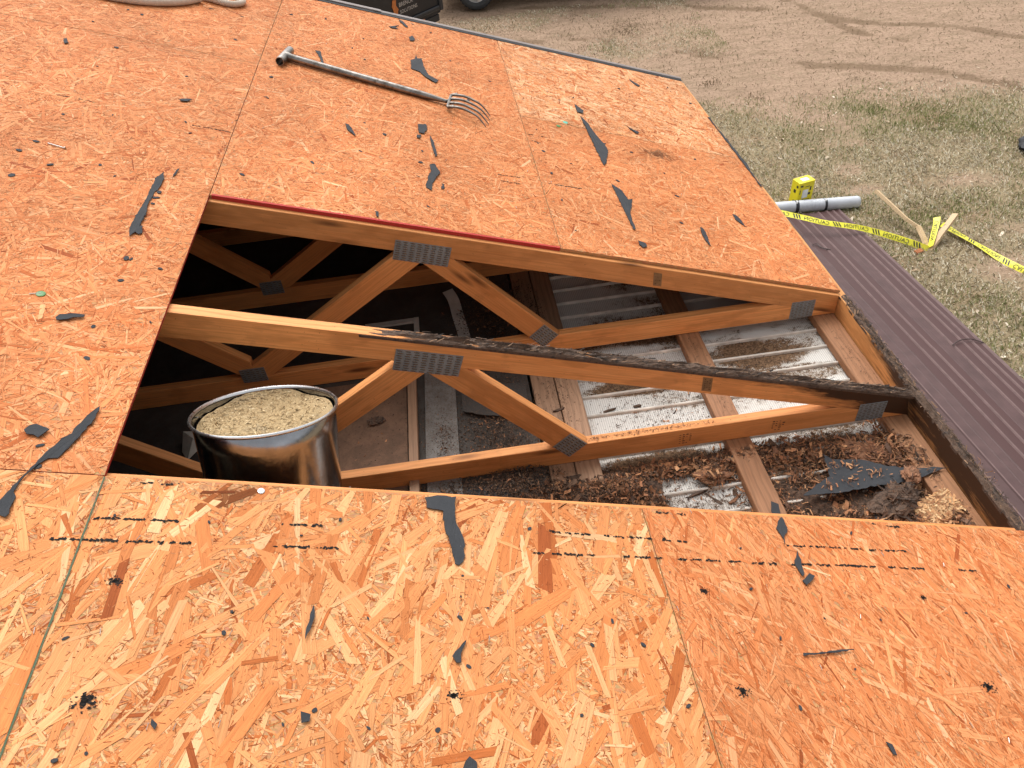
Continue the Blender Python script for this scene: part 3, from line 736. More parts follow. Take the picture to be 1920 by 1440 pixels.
SCRAPS = [
  ('long torn black felt strip left of the upper left hole corner', [(-2.494, 1.312), (-2.509, 1.265), (-2.508, 1.179), (-2.507, 1.097), (-2.51, 1.03), (-2.511, 0.938), (-2.502, 0.906), (-2.495, 0.926), (-2.49, 0.973), (-2.487, 1.043), (-2.494, 1.095), (-2.495, 1.171), (-2.486, 1.206), (-2.488, 1.287)]),
  ('square black felt patch at the lower end of a long felt strip, left sheathing', [(-2.481, 0.967), (-2.496, 0.965), (-2.494, 0.932), (-2.483, 0.922), (-2.475, 0.932)]),
  ('thin black felt sliver just right of the long strip near the left hole corner', [(-2.455, 1.356), (-2.462, 1.349), (-2.466, 1.309), (-2.463, 1.296), (-2.458, 1.312)]),
  ('short flat black felt strip below the green nail cap', [(-2.572, 0.497), (-2.566, 0.51), (-2.532, 0.517), (-2.513, 0.518), (-2.514, 0.508), (-2.535, 0.5), (-2.565, 0.485)]),
  ('square black felt scrap at the left edge above the curling strip', [(-2.519, 0.107), (-2.513, 0.122), (-2.503, 0.128), (-2.474, 0.114), (-2.486, 0.088), (-2.497, 0.095), (-2.51, 0.096)]),
  ('longest curling black felt strip lying across the lower left seam', [(-2.4, 0.194), (-2.413, 0.174), (-2.433, 0.11), (-2.463, 0.049), (-2.473, 0.016), (-2.485, -0.025), (-2.501, -0.083), (-2.489, -0.119), (-2.477, -0.123), (-2.478, -0.07), (-2.486, -0.058), (-2.477, -0.012), (-2.466, 0.014), (-2.454, 0.034), (-2.438, 0.036), (-2.426, 0.067), (-2.414, 0.102), (-2.398, 0.161)]),
  ('torn black felt tongue hanging from the middle of the near hole edge', [(-1.691, -0.012), (-1.689, -0.043), (-1.653, -0.048), (-1.653, -0.101), (-1.643, -0.13), (-1.635, -0.192), (-1.624, -0.195), (-1.612, -0.171), (-1.613, -0.121), (-1.628, -0.077), (-1.623, -0.007), (-1.663, -0.003)]),
  ('curved black felt sliver pointing up on the coarse near sheathing', [(-1.912, -0.3), (-1.908, -0.326), (-1.913, -0.354), (-1.923, -0.374), (-1.921, -0.349), (-1.915, -0.32)]),
  ('boomerang shaped black felt scrap on the coarse near sheathing', [(-1.623, -0.37), (-1.637, -0.399), (-1.637, -0.418), (-1.646, -0.419), (-1.653, -0.405), (-1.639, -0.388)]),
  ('four sided black felt chip near the bottom centre of the roof', [(-1.918, -0.51), (-1.901, -0.515), (-1.902, -0.527), (-1.915, -0.529)]),
  ('black felt scrap at the bottom edge of the picture', [(-1.633, -0.592), (-1.622, -0.603), (-1.622, -0.621), (-1.653, -0.62)]),
  ('small black felt chip by a staple, lower left of the near sheathing', [(-2.146, -0.518), (-2.136, -0.527), (-2.138, -0.536), (-2.146, -0.527)]),
  ('black felt scrap folded over the near hole edge on the right', [(-0.781, -0.007), (-0.776, -0.041), (-0.799, -0.075), (-0.808, -0.096), (-0.806, -0.067), (-0.811, -0.044)]),
  ('narrow black felt tongue between two dark streaks on the right near sheathing', [(-0.782, -0.117), (-0.783, -0.143), (-0.793, -0.187), (-0.8, -0.191), (-0.807, -0.156)]),
  ('rounded black felt flake below the two dark streaks on the right', [(-0.806, -0.204), (-0.778, -0.182), (-0.767, -0.19), (-0.787, -0.209), (-0.8, -0.216)]),
  ('thin black felt splinter lying across the right near sheathing', [(-0.889, -0.394), (-0.874, -0.394), (-0.757, -0.383), (-0.757, -0.386), (-0.873, -0.399), (-0.891, -0.401)]),
  ('small black felt sliver near the bottom right corner of the roof', [(-0.786, -0.593), (-0.775, -0.596), (-0.775, -0.618), (-0.783, -0.615)]),
  ('curved black felt sliver touching the handle of the fork', [(-2.126, 2.748), (-2.103, 2.747), (-2.087, 2.661), (-2.073, 2.553), (-2.082, 2.562), (-2.1, 2.668)]),
  ('broad black felt scrap with a long tail above the fork', [(-1.646, 2.986), (-1.642, 2.93), (-1.618, 2.945), (-1.61, 2.822), (-1.589, 2.723), (-1.543, 2.671), (-1.561, 2.637), (-1.603, 2.684), (-1.635, 2.75), (-1.675, 2.768), (-1.675, 2.889), (-1.653, 2.923)]),
  ('slanting black felt strip close to the far roof edge', [(-1.733, 3.541), (-1.705, 3.499), (-1.68, 3.426), (-1.693, 3.417), (-1.724, 3.485)]),
  ('small rounded black felt tab between the fork and the far roof edge', [(-1.677, 3.258), (-1.658, 3.29), (-1.647, 3.24), (-1.653, 3.205), (-1.675, 3.191)]),
  ('thin dark felt fold pointing left near the far roof edge', [(-1.786, 3.358), (-1.73, 3.419), (-1.755, 3.372), (-1.731, 3.358), (-1.774, 3.343)]),
  ('black felt teardrop below the middle of the fork shaft', [(-1.953, 1.962), (-1.939, 1.963), (-1.909, 1.869), (-1.913, 1.863), (-1.946, 1.915)]),
  ('blocky black felt scrap below the tines of the fork', [(-1.659, 2.094), (-1.622, 2.111), (-1.62, 2.064), (-1.634, 2.01), (-1.655, 2.006)]),
  ('small black felt square under the blocky scrap, below the fork', [(-1.663, 1.986), (-1.646, 1.989), (-1.653, 1.952), (-1.666, 1.955)]),
  ('narrow black felt spike below the fork tines', [(-1.611, 2.005), (-1.598, 1.957), (-1.587, 1.819), (-1.595, 1.799), (-1.605, 1.887), (-1.611, 1.963)]),
  ('leaf shaped black felt scrap above the red painted edge', [(-1.621, 1.716), (-1.602, 1.73), (-1.581, 1.664), (-1.603, 1.601), (-1.615, 1.558), (-1.622, 1.5), (-1.642, 1.521), (-1.633, 1.599), (-1.618, 1.663)]),
  ('tiny black felt sliver right of the leaf shaped scrap', [(-1.578, 1.568), (-1.572, 1.565), (-1.576, 1.52), (-1.583, 1.529)]),
  ('small black felt chip just above the red painted edge', [(-1.821, 1.278), (-1.812, 1.273), (-1.812, 1.237), (-1.819, 1.244)]),
  ('pointed black felt scrap at the upper end of the longest blade on the pale sheathing', [(-0.837, 2.741), (-0.802, 2.668), (-0.816, 2.622), (-0.842, 2.633)]),
  ('long black felt blade crossing from the pale to the orange far sheathing', [(-0.837, 2.577), (-0.816, 2.529), (-0.797, 2.386), (-0.773, 2.278), (-0.77, 2.203), (-0.811, 2.054), (-0.83, 2.023), (-0.83, 2.117), (-0.833, 2.265), (-0.833, 2.41)]),
  ('black felt blade with a ragged side on the far right sheathing', [(-0.835, 1.842), (-0.8, 1.792), (-0.787, 1.714), (-0.766, 1.725), (-0.789, 1.643), (-0.809, 1.588), (-0.818, 1.456), (-0.827, 1.45), (-0.828, 1.563), (-0.831, 1.679)]),
  ('small crumpled black felt scrap above the far truss, right part', [(-0.829, 1.365), (-0.8, 1.348), (-0.803, 1.325), (-0.823, 1.313), (-0.832, 1.334)]),
  ('thin black felt sliver on the pale far sheathing near the roof corner', [(-0.385, 3.359), (-0.333, 3.276), (-0.352, 3.259), (-0.381, 3.316)]),
  ('thin dark felt sliver at the lower border of the pale far sheathing', [(-0.585, 2.566), (-0.536, 2.517), (-0.551, 2.491), (-0.573, 2.529)]),
  ('thin black felt sliver close to the eave on the far sheathing', [(-0.286, 1.749), (-0.266, 1.737), (-0.254, 1.644), (-0.262, 1.655), (-0.288, 1.703)]),
  ('black felt splinter on the far sheathing right above the grade stamp', [(-0.5, 1.569), (-0.489, 1.556), (-0.489, 1.49), (-0.505, 1.415), (-0.51, 1.429), (-0.511, 1.508)]),
  ('small black felt trapezoid on the far left sheathing below the rope', [(-3.054, 2.288), (-3.045, 2.299), (-3.028, 2.258), (-3.038, 2.239)]),
  ('flat oval black felt flake on the left sheathing', [(-2.56, 1.907), (-2.538, 1.926), (-2.518, 1.926), (-2.533, 1.901), (-2.552, 1.895)]),
]
SPECKS = [(-2.935, 2.785), (-3.017, 2.55), (-2.873, 2.758), (-2.869, 2.31), (-2.882, 2.083), (-2.578, 2.149), (-2.869, 1.619), (-2.732, 1.681), (-2.504, 1.725), (-2.474, 1.64), (-2.882, 1.392), (-2.904, 1.315), (-2.875, 1.157), (-2.677, 1.304), (-2.622, 1.246), (-2.802, 1.255), (-2.485, 1.149), (-2.482, 1.186), (-2.485, 1.111), (-2.485, 0.795), (-2.473, 0.795), (-2.394, 0.766), (-2.631, 3.038), (-2.487, 3.02), (-2.471, 2.683), (-2.275, 2.315), (-2.273, 2.091), (-2.267, 1.391), (-2.279, 3.21), (-2.11, 3.27), (-2.486, 0.793), (-2.474, 0.688), (-2.486, 0.481), (-2.367, 0.522), (-2.479, 0.07), (-2.468, 0.36), (-2.465, 0.011), (-2.299, -0.104), (-1.873, -0.086), (-1.62, -0.219), (-1.627, -0.27), (-2.062, -0.359), (-1.81, -0.324), (-1.944, -0.53), (-1.804, -0.539), (-1.623, -0.424), (-1.632, -0.32), (-2.227, -0.57), (-1.948, -0.133), (-2.127, -0.109), (-2.055, -0.315), (-2.31, -0.373), (-2.267, -0.58), (-1.895, -0.506), (-1.686, -0.545), (-1.458, -0.085), (-0.935, -0.113), (-0.928, -0.357), (-0.774, -0.43), (-1.256, -0.376), (-1.417, -0.523), (-1.195, -0.508), (-0.948, -0.515), (-0.64, -0.305), (-0.588, -0.046), (-0.791, -0.304), (-0.951, -0.23), (-1.367, -0.377), (-1.311, -0.321), (-0.188, -0.197), (-0.38, -0.281), (-1.911, 3.072), (-1.654, 3.507), (-1.897, 2.772), (-1.961, 2.898), (-1.274, 2.829), (-1.409, 2.507), (-1.878, 2.015), (-1.886, 1.737), (-1.796, 1.933), (-2.052, 1.571), (-1.646, 1.838), (-1.656, 1.729), (-1.668, 1.605), (-1.638, 1.375), (-2.275, 2.315), (-2.263, 2.083), (-2.274, 3.216), (-2.108, 3.262), (-0.914, 2.764), (-0.825, 2.841), (-1.102, 2.301), (-1.119, 2.142), (-1.104, 2.064), (-1.154, 2.043), (-1.101, 1.846), (-0.793, 1.89), (-1.096, 1.608), (-1.082, 1.371), (-0.524, 1.841), (-0.521, 2.068), (-0.58, 1.584), (-0.497, 3.15), (-0.133, 3.368), (-0.047, 3.16), (-0.765, 2.289), (-0.991, 1.982), (-0.642, 2.244), (-0.286, 2.313), (-1.575, 1.545), (-1.468, 3.016), (-1.555, 3.421)]
# ------------------------------------------------------------------ torn felt scraps lying on the roof
def felt(poly, label, curl=0.0, group='black felt scraps left on the sheathing'):
    """thin torn sheet, subdivided and slightly lifted so that it casts a soft edge shadow"""
    n = len(poly); pts = []
    for i in range(n):
        a, b = poly[i], poly[(i + 1) % n]; L = math.hypot(b[0] - a[0], b[1] - a[1]); k = max(1, int(L / .010))
        for j in range(k):
            t = j / k; q = .0011 if k > 1 else 0
            pts.append((a[0] + (b[0] - a[0]) * t + random.gauss(0, q), a[1] + (b[1] - a[1]) * t + random.gauss(0, q)))
    cx = sum(p[0] for p in pts) / len(pts); cy = sum(p[1] for p in pts) / len(pts); m = len(pts)
    o0 = RP(cx, cy, 0)
    def H(x, y): return .0028 + curl * .5 * (1 + noise.noise((x * 14, y * 14, cx * 7))) + .0012 * noise.noise((x * 60, y * 60, 1))
    V = [RP(x, y, H(x, y)) - o0 for x, y in pts] + [RP(x, y, max(.0016, H(x, y) - .0018)) - o0 for x, y in pts]
    F = [(i, (i + 1) % m, m + (i + 1) % m, m + i) for i in range(m)] + [tuple(range(m)), tuple(range(2 * m - 1, m - 1, -1))]
    o = mobj('felt_scrap', V, F, M_FELT); o.location = o0
    return tag(o, label, 'felt scrap', group)
for lab, poly in SCRAPS:
    a = sum(poly[i][0] * poly[(i + 1) % len(poly)][1] - poly[(i + 1) % len(poly)][0] * poly[i][1] for i in range(len(poly)))
    felt(poly if a > 0 else poly[::-1], lab, .007)
g = Geo()
for i, (x, y) in enumerate(SPECKS):
    r = random.uniform(.005, .012) * (0.6 if y < 0 else 1.0); k = random.uniform(0, 3.1); e = random.uniform(.35, .8); m = 7
    pl = [(x + r * random.uniform(.7, 1.2) * math.cos(k) * math.cos(q) - r * e * math.sin(k) * math.sin(q), y + r * math.sin(k) * math.cos(q) + r * e * math.cos(k) * math.sin(q)) for q in [6.283 * j / m for j in range(m)]]
    h = random.uniform(.002, .004)
    g.add([RP(a, b, .0016) for a, b in pl] + [RP(a, b, h) for a, b in pl], [tuple(range(m, 2 * m))] + [(j, (j + 1) % m, m + (j + 1) % m, m + j) for j in range(m)])
for i in range(130):
    x, y = random.uniform(-3.3, 0), random.uniform(-.65, 3.5)
    if LX < x and 0 < y < SPAN: continue
    r = random.uniform(.0012, .003); m = 5
    g.add([RP(x + r * math.cos(q), y + r * math.sin(q) * .6, .0021) for q in [1.2566 * j for j in range(m)]], [tuple(range(m))])
tag(g.build('felt_crumbs', M_FELT), 'tiny black crumbs of felt strewn over the sheathing', 'debris', None, 'stuff')

# felt remnant along the far eave
poly = []
for i in range(60):
    y = 2.12 + i * .0145; poly.append((.013 + .010 * noise.noise((y * 9, 0, 0)) + (.008 if 2.3 < y < 2.7 else 0), y))
poly += [(.004 + .006 * noise.noise((y * 17, 4, 0)), y) for y in [2.12 + i * .0145 for i in range(59, -1, -1)]]
felt(poly, 'ragged black felt edge left along the far eave', .005)

# staples
stl = empty('staples'); COL.objects.unlink(stl); bpy.data.objects.remove(stl)
g = Geo()
def staple(x, y, a, l=.011):
    dx, dy = math.cos(a) * l / 2, math.sin(a) * l / 2
    g.tube([RP(x - dx, y - dy, .0012), RP(x - dx, y - dy, .004), RP(x + dx, y + dy, .005), RP(x + dx, y + dy, .0012)], .0007, 5)
for s_ in range(46): 
    x, y = random.uniform(-2.4, -.3), random.choice((-.1, -.3, -.45, -.55, 1.5, 1.8, 2.3, 2.9)) + random.gauss(0, .05)
    staple(x, y, random.uniform(1.1, 1.9))
for (x, y) in ((-2.36, -.36), (-2.26, -.36), (-2.05, -.36), (-2.15, -.53), (-2.30, -.59), (-1.63, -.105), (-1.62, -.15)): staple(x, y, random.uniform(1.2, 1.8))
tag(g.build('staples', M_STAPLE), 'small wire staples left standing in the sheathing', 'staples', None, 'stuff')

# nails
def disc(x, y, r, h, mat, name, label, cat):
    o0 = RP(x, y, 0); g = Geo(); Q = Vector((ST, 0, CT)).to_track_quat('Z', 'X').to_matrix()
    g.lathe([(0.0005, .0), (r, .0015), (r, h), (r * .7, h + .001), (.0005, h + .001)], 18, Q); o = smooth_by_angle(g.build(name, mat)); o.location = o0
    return tag(o, label, cat)
M_GCAP = m_plain('green_plastic', (0.03, 0.17, 0.015), .4, 0, .2)
M_ZN = m_plain('zinc_head', (0.75, 0.78, 0.82), .35, .3, .1)
d_ = disc(-2.631, .589, .0115, .003, M_GCAP, 'cap_nail', 'green plastic cap nail lying on the left sheathing', 'nail')
g = Geo(); g.tube([RP(-2.631, .589, .004) - RP(-2.631, .589), RP(-2.655, .583, .003) - RP(-2.631, .589)], .0013, 6); g.build('shank', M_STAPLE, d_)
disc(-2.039, -.019, .0075, .003, M_ZN, 'roofing_nail', 'shiny silver nail head at the near hole edge', 'nail')
disc(-.979, 2.398, .012, .003, M_GCAP, 'plastic_bit', 'small green plastic bit by the pale sheathing seam', 'plastic bit')
disc(-.933, 2.464, .014, .002, m_plain('teal_plastic', (.08, .42, .30), .4), 'plastic_bit', 'small teal plastic bit by the pale sheathing seam', 'plastic bit')
g = Geo(); o0 = RP(-2.822, 1.382); g.tube([RP(-2.848, 1.390, .004) - o0, RP(-2.80, 1.376, .004) - o0, RP(-2.796, 1.375, .004) - o0, RP(-2.7945, 1.3745, .004) - o0], [.0018, .0018, .005, .005], 8)
n_ = g.build('loose_nail', M_STAPLE); n_.location = o0; tag(n_, 'loose grey nail lying on the far left sheathing', 'nail')

# ------------------------------------------------------------------ fork with a welded T handle
F0 = RP(-1.525, 2.388); fork = empty('garden_fork', F0); tag(fork, 'steel digging fork with a T handle lying on the far sheathing', 'fork')
def L_(p, h): return RP(p[0], p[1], h) - F0
g = Geo()
a, b = L_((-2.257, 2.465), .021), L_((-2.228, 2.631), .021); d = (b - a); n = 20
U = Vector((ST, 0, CT))
g.tube([a, a + d * .02, a + d * .98, b], [.0195, .02, .02, .0195], 20, caps=False); g.tube([b, a], [.0165, .0165], 20, caps=False)
ax = d.normalized(); e1 = ax.cross(U).normalized(); e2 = ax.cross(e1)
for p in (a, b):
    ring = [p + (e1 * math.cos(6.2832 * k / 20) + e2 * math.sin(6.2832 * k / 20)) * r for r in (.0165, .0195) for k in range(20)]
    g.add(ring, [(k, (k + 1) % 20, 20 + (k + 1) % 20, 20 + k) for k in range(20)])
smooth_by_angle(g.build('handle', M_FORK, fork))
g = Geo(); p0, p1 = L_((-2.2435, 2.548), .021), L_((-1.525, 2.392), .017)
ts = [0, .02, .04, .3, .6, .8, .88, .94, 1.0]; rs = [.021, .021, .0165, .0165, .0165, .0165, .0155, .012, .009]
g.tube([p0.lerp(p1, t) for t in ts], rs, 18); smooth_by_angle(g.build('shaft', M_FORK, fork))
c0, c1 = L_((-1.496, 2.477), .020), L_((-1.522, 2.318), .020)
g = Geo(); g.tube(catmull([c0 + Vector((.03, -.006, .002)), c0 + Vector((.004, -.002, 0)), c0.lerp(c1, .15), c0.lerp(c1, .5), c0.lerp(c1, .85), c1 + Vector((.004, .002, 0)), c1 + Vector((.03, -.006, .002))], 5), .0075, 10)
g.tube([p1, c0.lerp(c1, .5)], [.009, .008], 10)
smooth_by_angle(g.build('tine_bar', M_TINE, fork))
tips = [(-1.318, 2.351), (-1.325, 2.298), (-1.335, 2.244), (-1.351, 2.207)]
for i in range(4):
    q = c0.lerp(c1, i / 3); tp = L_(tips[i], .004); md = q.lerp(tp, .5) + U * .024 + Vector((.006, .008, 0))
    g = Geo(); cv = catmull([q, q.lerp(md, .5) + U * .008, md, md.lerp(tp, .5) + U * .011, tp], 5)
    g.tube(cv, [.0068 - .0052 * (j / (len(cv) - 1)) ** 2.2 for j in range(len(cv))], 8); smooth_by_angle(g.build('tine', M_TINE, fork))

# ------------------------------------------------------------------ rope with a clip, top left
def m_rope():
    s = NT('rope_fibre'); co = s.coord(); f = s.noise(co, 90, 5, .7); c = s.mix(f, (0.50, 0.40, 0.32), (0.82, 0.72, 0.60)); s.bump(s.wave(s.map(co, (1, 1, 1), rot=(0, 0, .7)), 42, 2), .6, .006); return s.fin(c, .9)
M_ROPE = m_rope()
r0 = RP(-2.75, 3.05); rope = empty('rope', r0); tag(rope, 'thick tan rope with a metal clip at the top of the roof', 'rope')
def RL(l, h): return [RP(x, y - .055, h) - r0 for x, y in l]
g = Geo(); g.tube(catmull(RL([(-3.45, 3.06), (-3.2, 2.95), (-3.055, 2.917), (-2.998, 2.918), (-2.924, 2.934), (-2.842, 2.974), (-2.753, 3.054), (-2.69, 3.16)], .019), 6), .0175, 12); smooth_by_angle(g.build('rope_length', M_ROPE, rope))
g = Geo(); g.tube(catmull(RL([(-2.69, 3.19), (-2.645, 3.196), (-2.581, 3.181), (-2.533, 3.198), (-2.507, 3.254), (-2.53, 3.318), (-2.60, 3.34), (-2.70, 3.33), (-2.80, 3.37)], .017), 6), .015, 12); smooth_by_angle(g.build('rope_loop', M_ROPE, rope))
g = Geo(); g.tube(catmull(RL([(-2.735, 3.155), (-2.672, 3.130), (-2.640, 3.128), (-2.626, 3.165), (-2.655, 3.19), (-2.71, 3.19), (-2.735, 3.155)], .036), 6), .0055, 10); smooth_by_angle(g.build('clip', M_CHROME, rope))

# ------------------------------------------------------------------ galvanised can of wood shavings
CANR, CANB, CANH = .193, .160, .62
tilt = Matrix.Rotation(R(-24), 4, 'X') @ Matrix.Rotation(R(5), 4, 'Y')
can = empty('metal_can', (-2.108, .350, .588)); tag(can, 'galvanised metal can of wood shavings standing in the roof hole', 'can')
base_ = can.location + (tilt @ Vector((0, 0, -CANH))); can.location = base_; can.rotation_euler = tilt.to_euler()
g = Geo(); prof = [(CANB, 0), (CANB + .002, .004)]
for i in range(13):
    t = i / 12; prof.append((CANB + (CANR - .008 - CANB) * t, .01 + (CANH - .02) * t))
prof2 = prof + [(CANR - .010, CANH - .008)] + [(CANB + (CANR - .010 - CANB) * t - .0, .012 + (CANH - .02) * t) for t in (.9, .7, .5)]
g.lathe(prof2, 72); v = g.v[:72]; g.add(v, [tuple(range(72))[::-1]]); smooth_by_angle(g.build('body', M_GALV, can), 50)
g = Geo(); g.lathe([(CANR - .009, CANH - .006), (CANR - .004, CANH - .008), (CANR - .0005, CANH - .005), (CANR - .0005, CANH - .001), (CANR - .004, CANH + .002), (CANR - .008, CANH), (CANR - .009, CANH - .006)], 72); smooth_by_angle(g.build('rim', M_RIM, can), 60)
# bail wire fallen inside, outer wire
g = Geo(); g.tube([(math.cos(t) * (CANR - .014), math.sin(t) * (CANR - .03) * .82 + .02, CANH - .02 - .05 * math.sin(t)) for t in np.linspace(1.0, 3.5, 26)], .0022, 6); g.build('bail_wire', M_FORK, can)
g = Geo(); g.tube([(math.cos(t) * (CANR + .012 - .04 * (t > 99)), math.sin(t) * (CANR + .012), CANH - .22 - .13 * math.sin(-t) * 1.2) for t in np.linspace(-2.7, -.1, 30)], .0012, 5); g.build('outer_wire', M_STAPLE, can)
# shavings: lumpy bed and curls
V = []; F = []; N_ = 26; FILL = CANH - .030
for i in range(N_ + 1):
    r = (CANR - .016) * i / N_
    for k in range(60):
        a = 6.2832 * k / 60; x, y = r * math.cos(a), r * math.sin(a)
        V.append((x, y, FILL + .014 * noise.noise((x * 9, y * 9, 2)) + .004 * noise.noise((x * 50, y * 50, 2)) + (.02 * y / CANR)))
F = [(i * 60 + k, i * 60 + (k + 1) % 60, (i + 1) * 60 + (k + 1) % 60, (i + 1) * 60 + k) for i in range(N_) for k in range(60)]
def m_saw():
    s = NT('sawdust'); co = s.coord(); f = s.noise(co, 120, 5, .7); v = s.noise(s.map(co, (1, 3, 1)), 60, 3); b = s.noise(co, 9, 3)
    c = s.mix(f, (0.37, 0.25, 0.12), (0.56, 0.41, 0.22)); c = s.mix(s.rng(v, .62, .7), c, (0.75, 0.62, 0.40)); c = s.mix(s.rng(b, .55, .7, 0, .5), c, (.30, .24, .16)); s.bump(f, .9, .008); return s.fin(c, .9)
so_ = mobj('wood_shavings', V, F, m_saw(), can, smooth=True); so_['kind'] = 'stuff'
def pos_can(i):
    r = (CANR - .02) * math.sqrt(random.random()); a = random.uniform(0, 6.2832); x, y = r * math.cos(a), r * math.sin(a)
    return Vector((x, y, FILL + .002 + .014 * noise.noise((x * 9, y * 9, 2)) + (.02 * y / CANR)))
v_, f_, c_ = chips(2600, pos_can, (.002, .013), (.12, .5), [(.52, .37, .19), (.64, .49, .28), (.45, .31, .15), (.36, .24, .11)], updir=.35)
o = mobj('shaving_curls', v_, f_, M_CHIP, can, col=c_); o['kind'] = 'stuff'

# ------------------------------------------------------------------ debris inside the hole
DK = [(.035, .020, .013), (.06, .034, .021), (.10, .052, .028), (.16, .08, .04)]
OR = [(.30, .125, .055), (.42, .19, .085), (.22, .095, .045), (.50, .26, .125), (.12, .06, .035)]
def spotpos(spots, z0, hk=1.0):
    ws = [s_[2] * s_[3] for s_ in spots]
    def P(i):
        s_ = random.choices(spots, ws)[0]
        while True:
            dx, dy = random.gauss(0, .5), random.gauss(0, .5)
            if dx * dx + dy * dy < 1.4: break
        h = s_[4] * max(0, 1 - (dx * dx + dy * dy)) * random.uniform(.2, 1)
        return Vector((s_[0] + dx * s_[2], s_[1] + dy * s_[3], z0 + random.uniform(.0005, .004) + h * hk))
    return P
def heap(name, label, spots, lots, z0=SZ + .002):
    """lots: (n, size, aspect, colours, tumble)"""
    A = [[], [], []]; k = 0
    for (n, size, asp, cols, up_) in lots:
        v, f, c = chips(n, spotpos(spots, z0), size, asp, cols, updir=up_); A[0].append(v); A[1].append(f + k); A[2].append(c); k += len(v)
    return tag(mobj(name, np.concatenate(A[0]), np.concatenate(A[1]), M_CHIP, col=np.concatenate(A[2])), label, 'debris', None, 'stuff')
def mound(name, label, x, y, rx, ry, h, mat, z0):
    V = []; F = []; n, m = 40, 90
    for i in range(n + 1):
        r = i / n
        for k in range(m):
            a = 6.2832 * k / m; e = 1 + .30 * noise.noise((math.cos(a) * 1.9, math.sin(a) * 1.9, x * 9)); px, py = x + rx * r * math.cos(a) * e, y + ry * r * math.sin(a) * e
            V.append((px, py, z0 + h * (1 - r * r) * (.6 + .9 * noise.noise((px * 14, py * 14, 1))) + .022 * noise.fractal((px * 34, py * 34, 3), 1, 2, 4) * (1 - r ** 3) * min(1, h / .05)))
    F = [(i * m + k, i * m + (k + 1) % m, (i + 1) * m + (k + 1) % m, (i + 1) * m + k) for i in range(n) for k in range(m)]
    return tag(mobj(name, V, F, mat, smooth=False), label, 'debris', None, 'stuff')
M_SOIL = m_plain('damp_rot_soil', (0.07, 0.04, 0.025), .95, 0, .7, 90, 1.0)
mound('rot_heap', 'heap of dark rotten wood crumbs against the bottom chord', -1.27, .40, .34, .17, .075, M_SOIL, SZ + .006)
mound('soil_patch', 'dark soil and rot beside the rotten fascia', -.30, .27, .33, .20, .022, M_SOIL, SZ + .002)
FINE = (6000, (.0015, .006), (.3, .9), DK + DK + OR[:2], .6)
heap('wood_crumbs', 'chopped brown rotten wood piled by the connector plate', [(-1.30, .40, .30, .15, .095), (-1.12, .42, .14, .12, .10), (-1.05, .38, .10, .08, .05)],
     [(16000, (.0015, .008), (.3, .9), DK + DK + OR[:2], .7), (4200, (.008, .032), (.10, .32), DK + OR[:3], .75), (800, (.016, .040), (.25, .6), OR + DK[2:], .8)], SZ + .008)
heap('wood_crumbs', 'orange rotten wood chips strewn along the soffit and the furring boards', [(-.77, .46, .06, .07, .05), (-.63, .52, .13, .07, .05), (-.30, .47, .24, .06, .035), (-.46, .40, .08, .07, .03), (-.30, .19, .26, .08, .05), (-.06, .38, .05, .24, .06), (-.08, .10, .07, .10, .07), (-.50, .14, .08, .05, .02), (-.25, .32, .36, .16, .016), (-.62, .33, .10, .16, .02), (-.95, .53, .25, .04, .012), (-.5, .55, .3, .05, .02), (-.05, .6, .04, .2, .03)],
     [(22000, (.0015, .008), (.3, .9), DK + DK + OR, .6), (5200, (.008, .034), (.07, .28), OR + DK, .6), (1100, (.014, .038), (.3, .6), OR + DK[2:], .7)], SZ + .003)
heap('wood_crumbs', 'reddish brown chips and mulch along the near side of the hole', [(-1.38, .33, .26, .14, .04), (-1.12, .36, .12, .10, .08), (-.50, .50, .12, .05, .03), (-.30, .50, .22, .06, .03), (-.10, .45, .08, .16, .05), (-.30, .14, .28, .07, .05), (-.08, .16, .09, .14, .06), (-.72, .50, .10, .06, .04), (-.90, .52, .22, .05, .02), (-1.30, .22, .34, .10, .03), (-1.5, .50, .16, .08, .03)],
     [(20000, (.002, .010), (.25, .8), DK[1:] + OR + OR, .7), (5600, (.010, .036), (.08, .35), OR + OR + DK[1:], .7), (900, (.02, .045), (.3, .6), OR, .6)], SZ + .006)
heap('wood_crumbs', 'dark soil and fine crumbs drifted on the white soffit', [(-.95, .56, .30, .045, .006), (-.40, 1.06, .20, .09, .004), (-.85, 1.3, .4, .07, .004), (-.35, .55, .4, .05, .008), (-.85, .75, .25, .5, .001), (-.9, .35, .25, .2, .001)],
     [(9000, (.0015, .006), (.3, .9), DK + DK + [(.2, .13, .08)], .5), (260, (.008, .022), (.2, .5), DK + OR, .3)], SZ + .0015)
heap('wood_crumbs', 'dark crumbs over the dusty boards left of the soffit', [(-1.47, .78, .15, .34, .02), (-1.45, .55, .14, .16, .03), (-1.44, 1.5, .2, .3, .02), (-1.55, .52, .28, .09, .02), (-1.95, .9, .16, .25, .002), (-1.70, .8, .07, .3, .006), (-1.48, .95, .1, .1, .03)],
     [(34000, (.0015, .008), (.3, .9), DK + DK + DK + [(.17, .11, .07)], .6), (900, (.008, .026), (.15, .5), DK + DK + OR[:2], .6)], BB - .002)
heap('wood_crumbs', 'wood splinters fallen on the top of the lower chords', [(-1.15, .6096, .10, .010, .004), (-1.24, 1.2192, .09, .010, .003), (-.9, .6096, .25, .010, 0), (-1.02, .6096, .06, .010, .008)], [(500, (.0015, .005), (.3, .9), DK + OR, .4), (60, (.006, .016), (.1, .3), OR, .4)], BT - .0005)
heap('wood_crumbs', 'small rot crumbs on the double wall plate boards', [(-1.24, .95, .07, .35, .001), (-.05, .9, .035, .3, .003), (-.63, .95, .03, .4, .0005)], [(1600, (.001, .005), (.3, .9), DK, .4), (70, (.006, .016), (.1, .4), DK, .3)], BB - .0015)

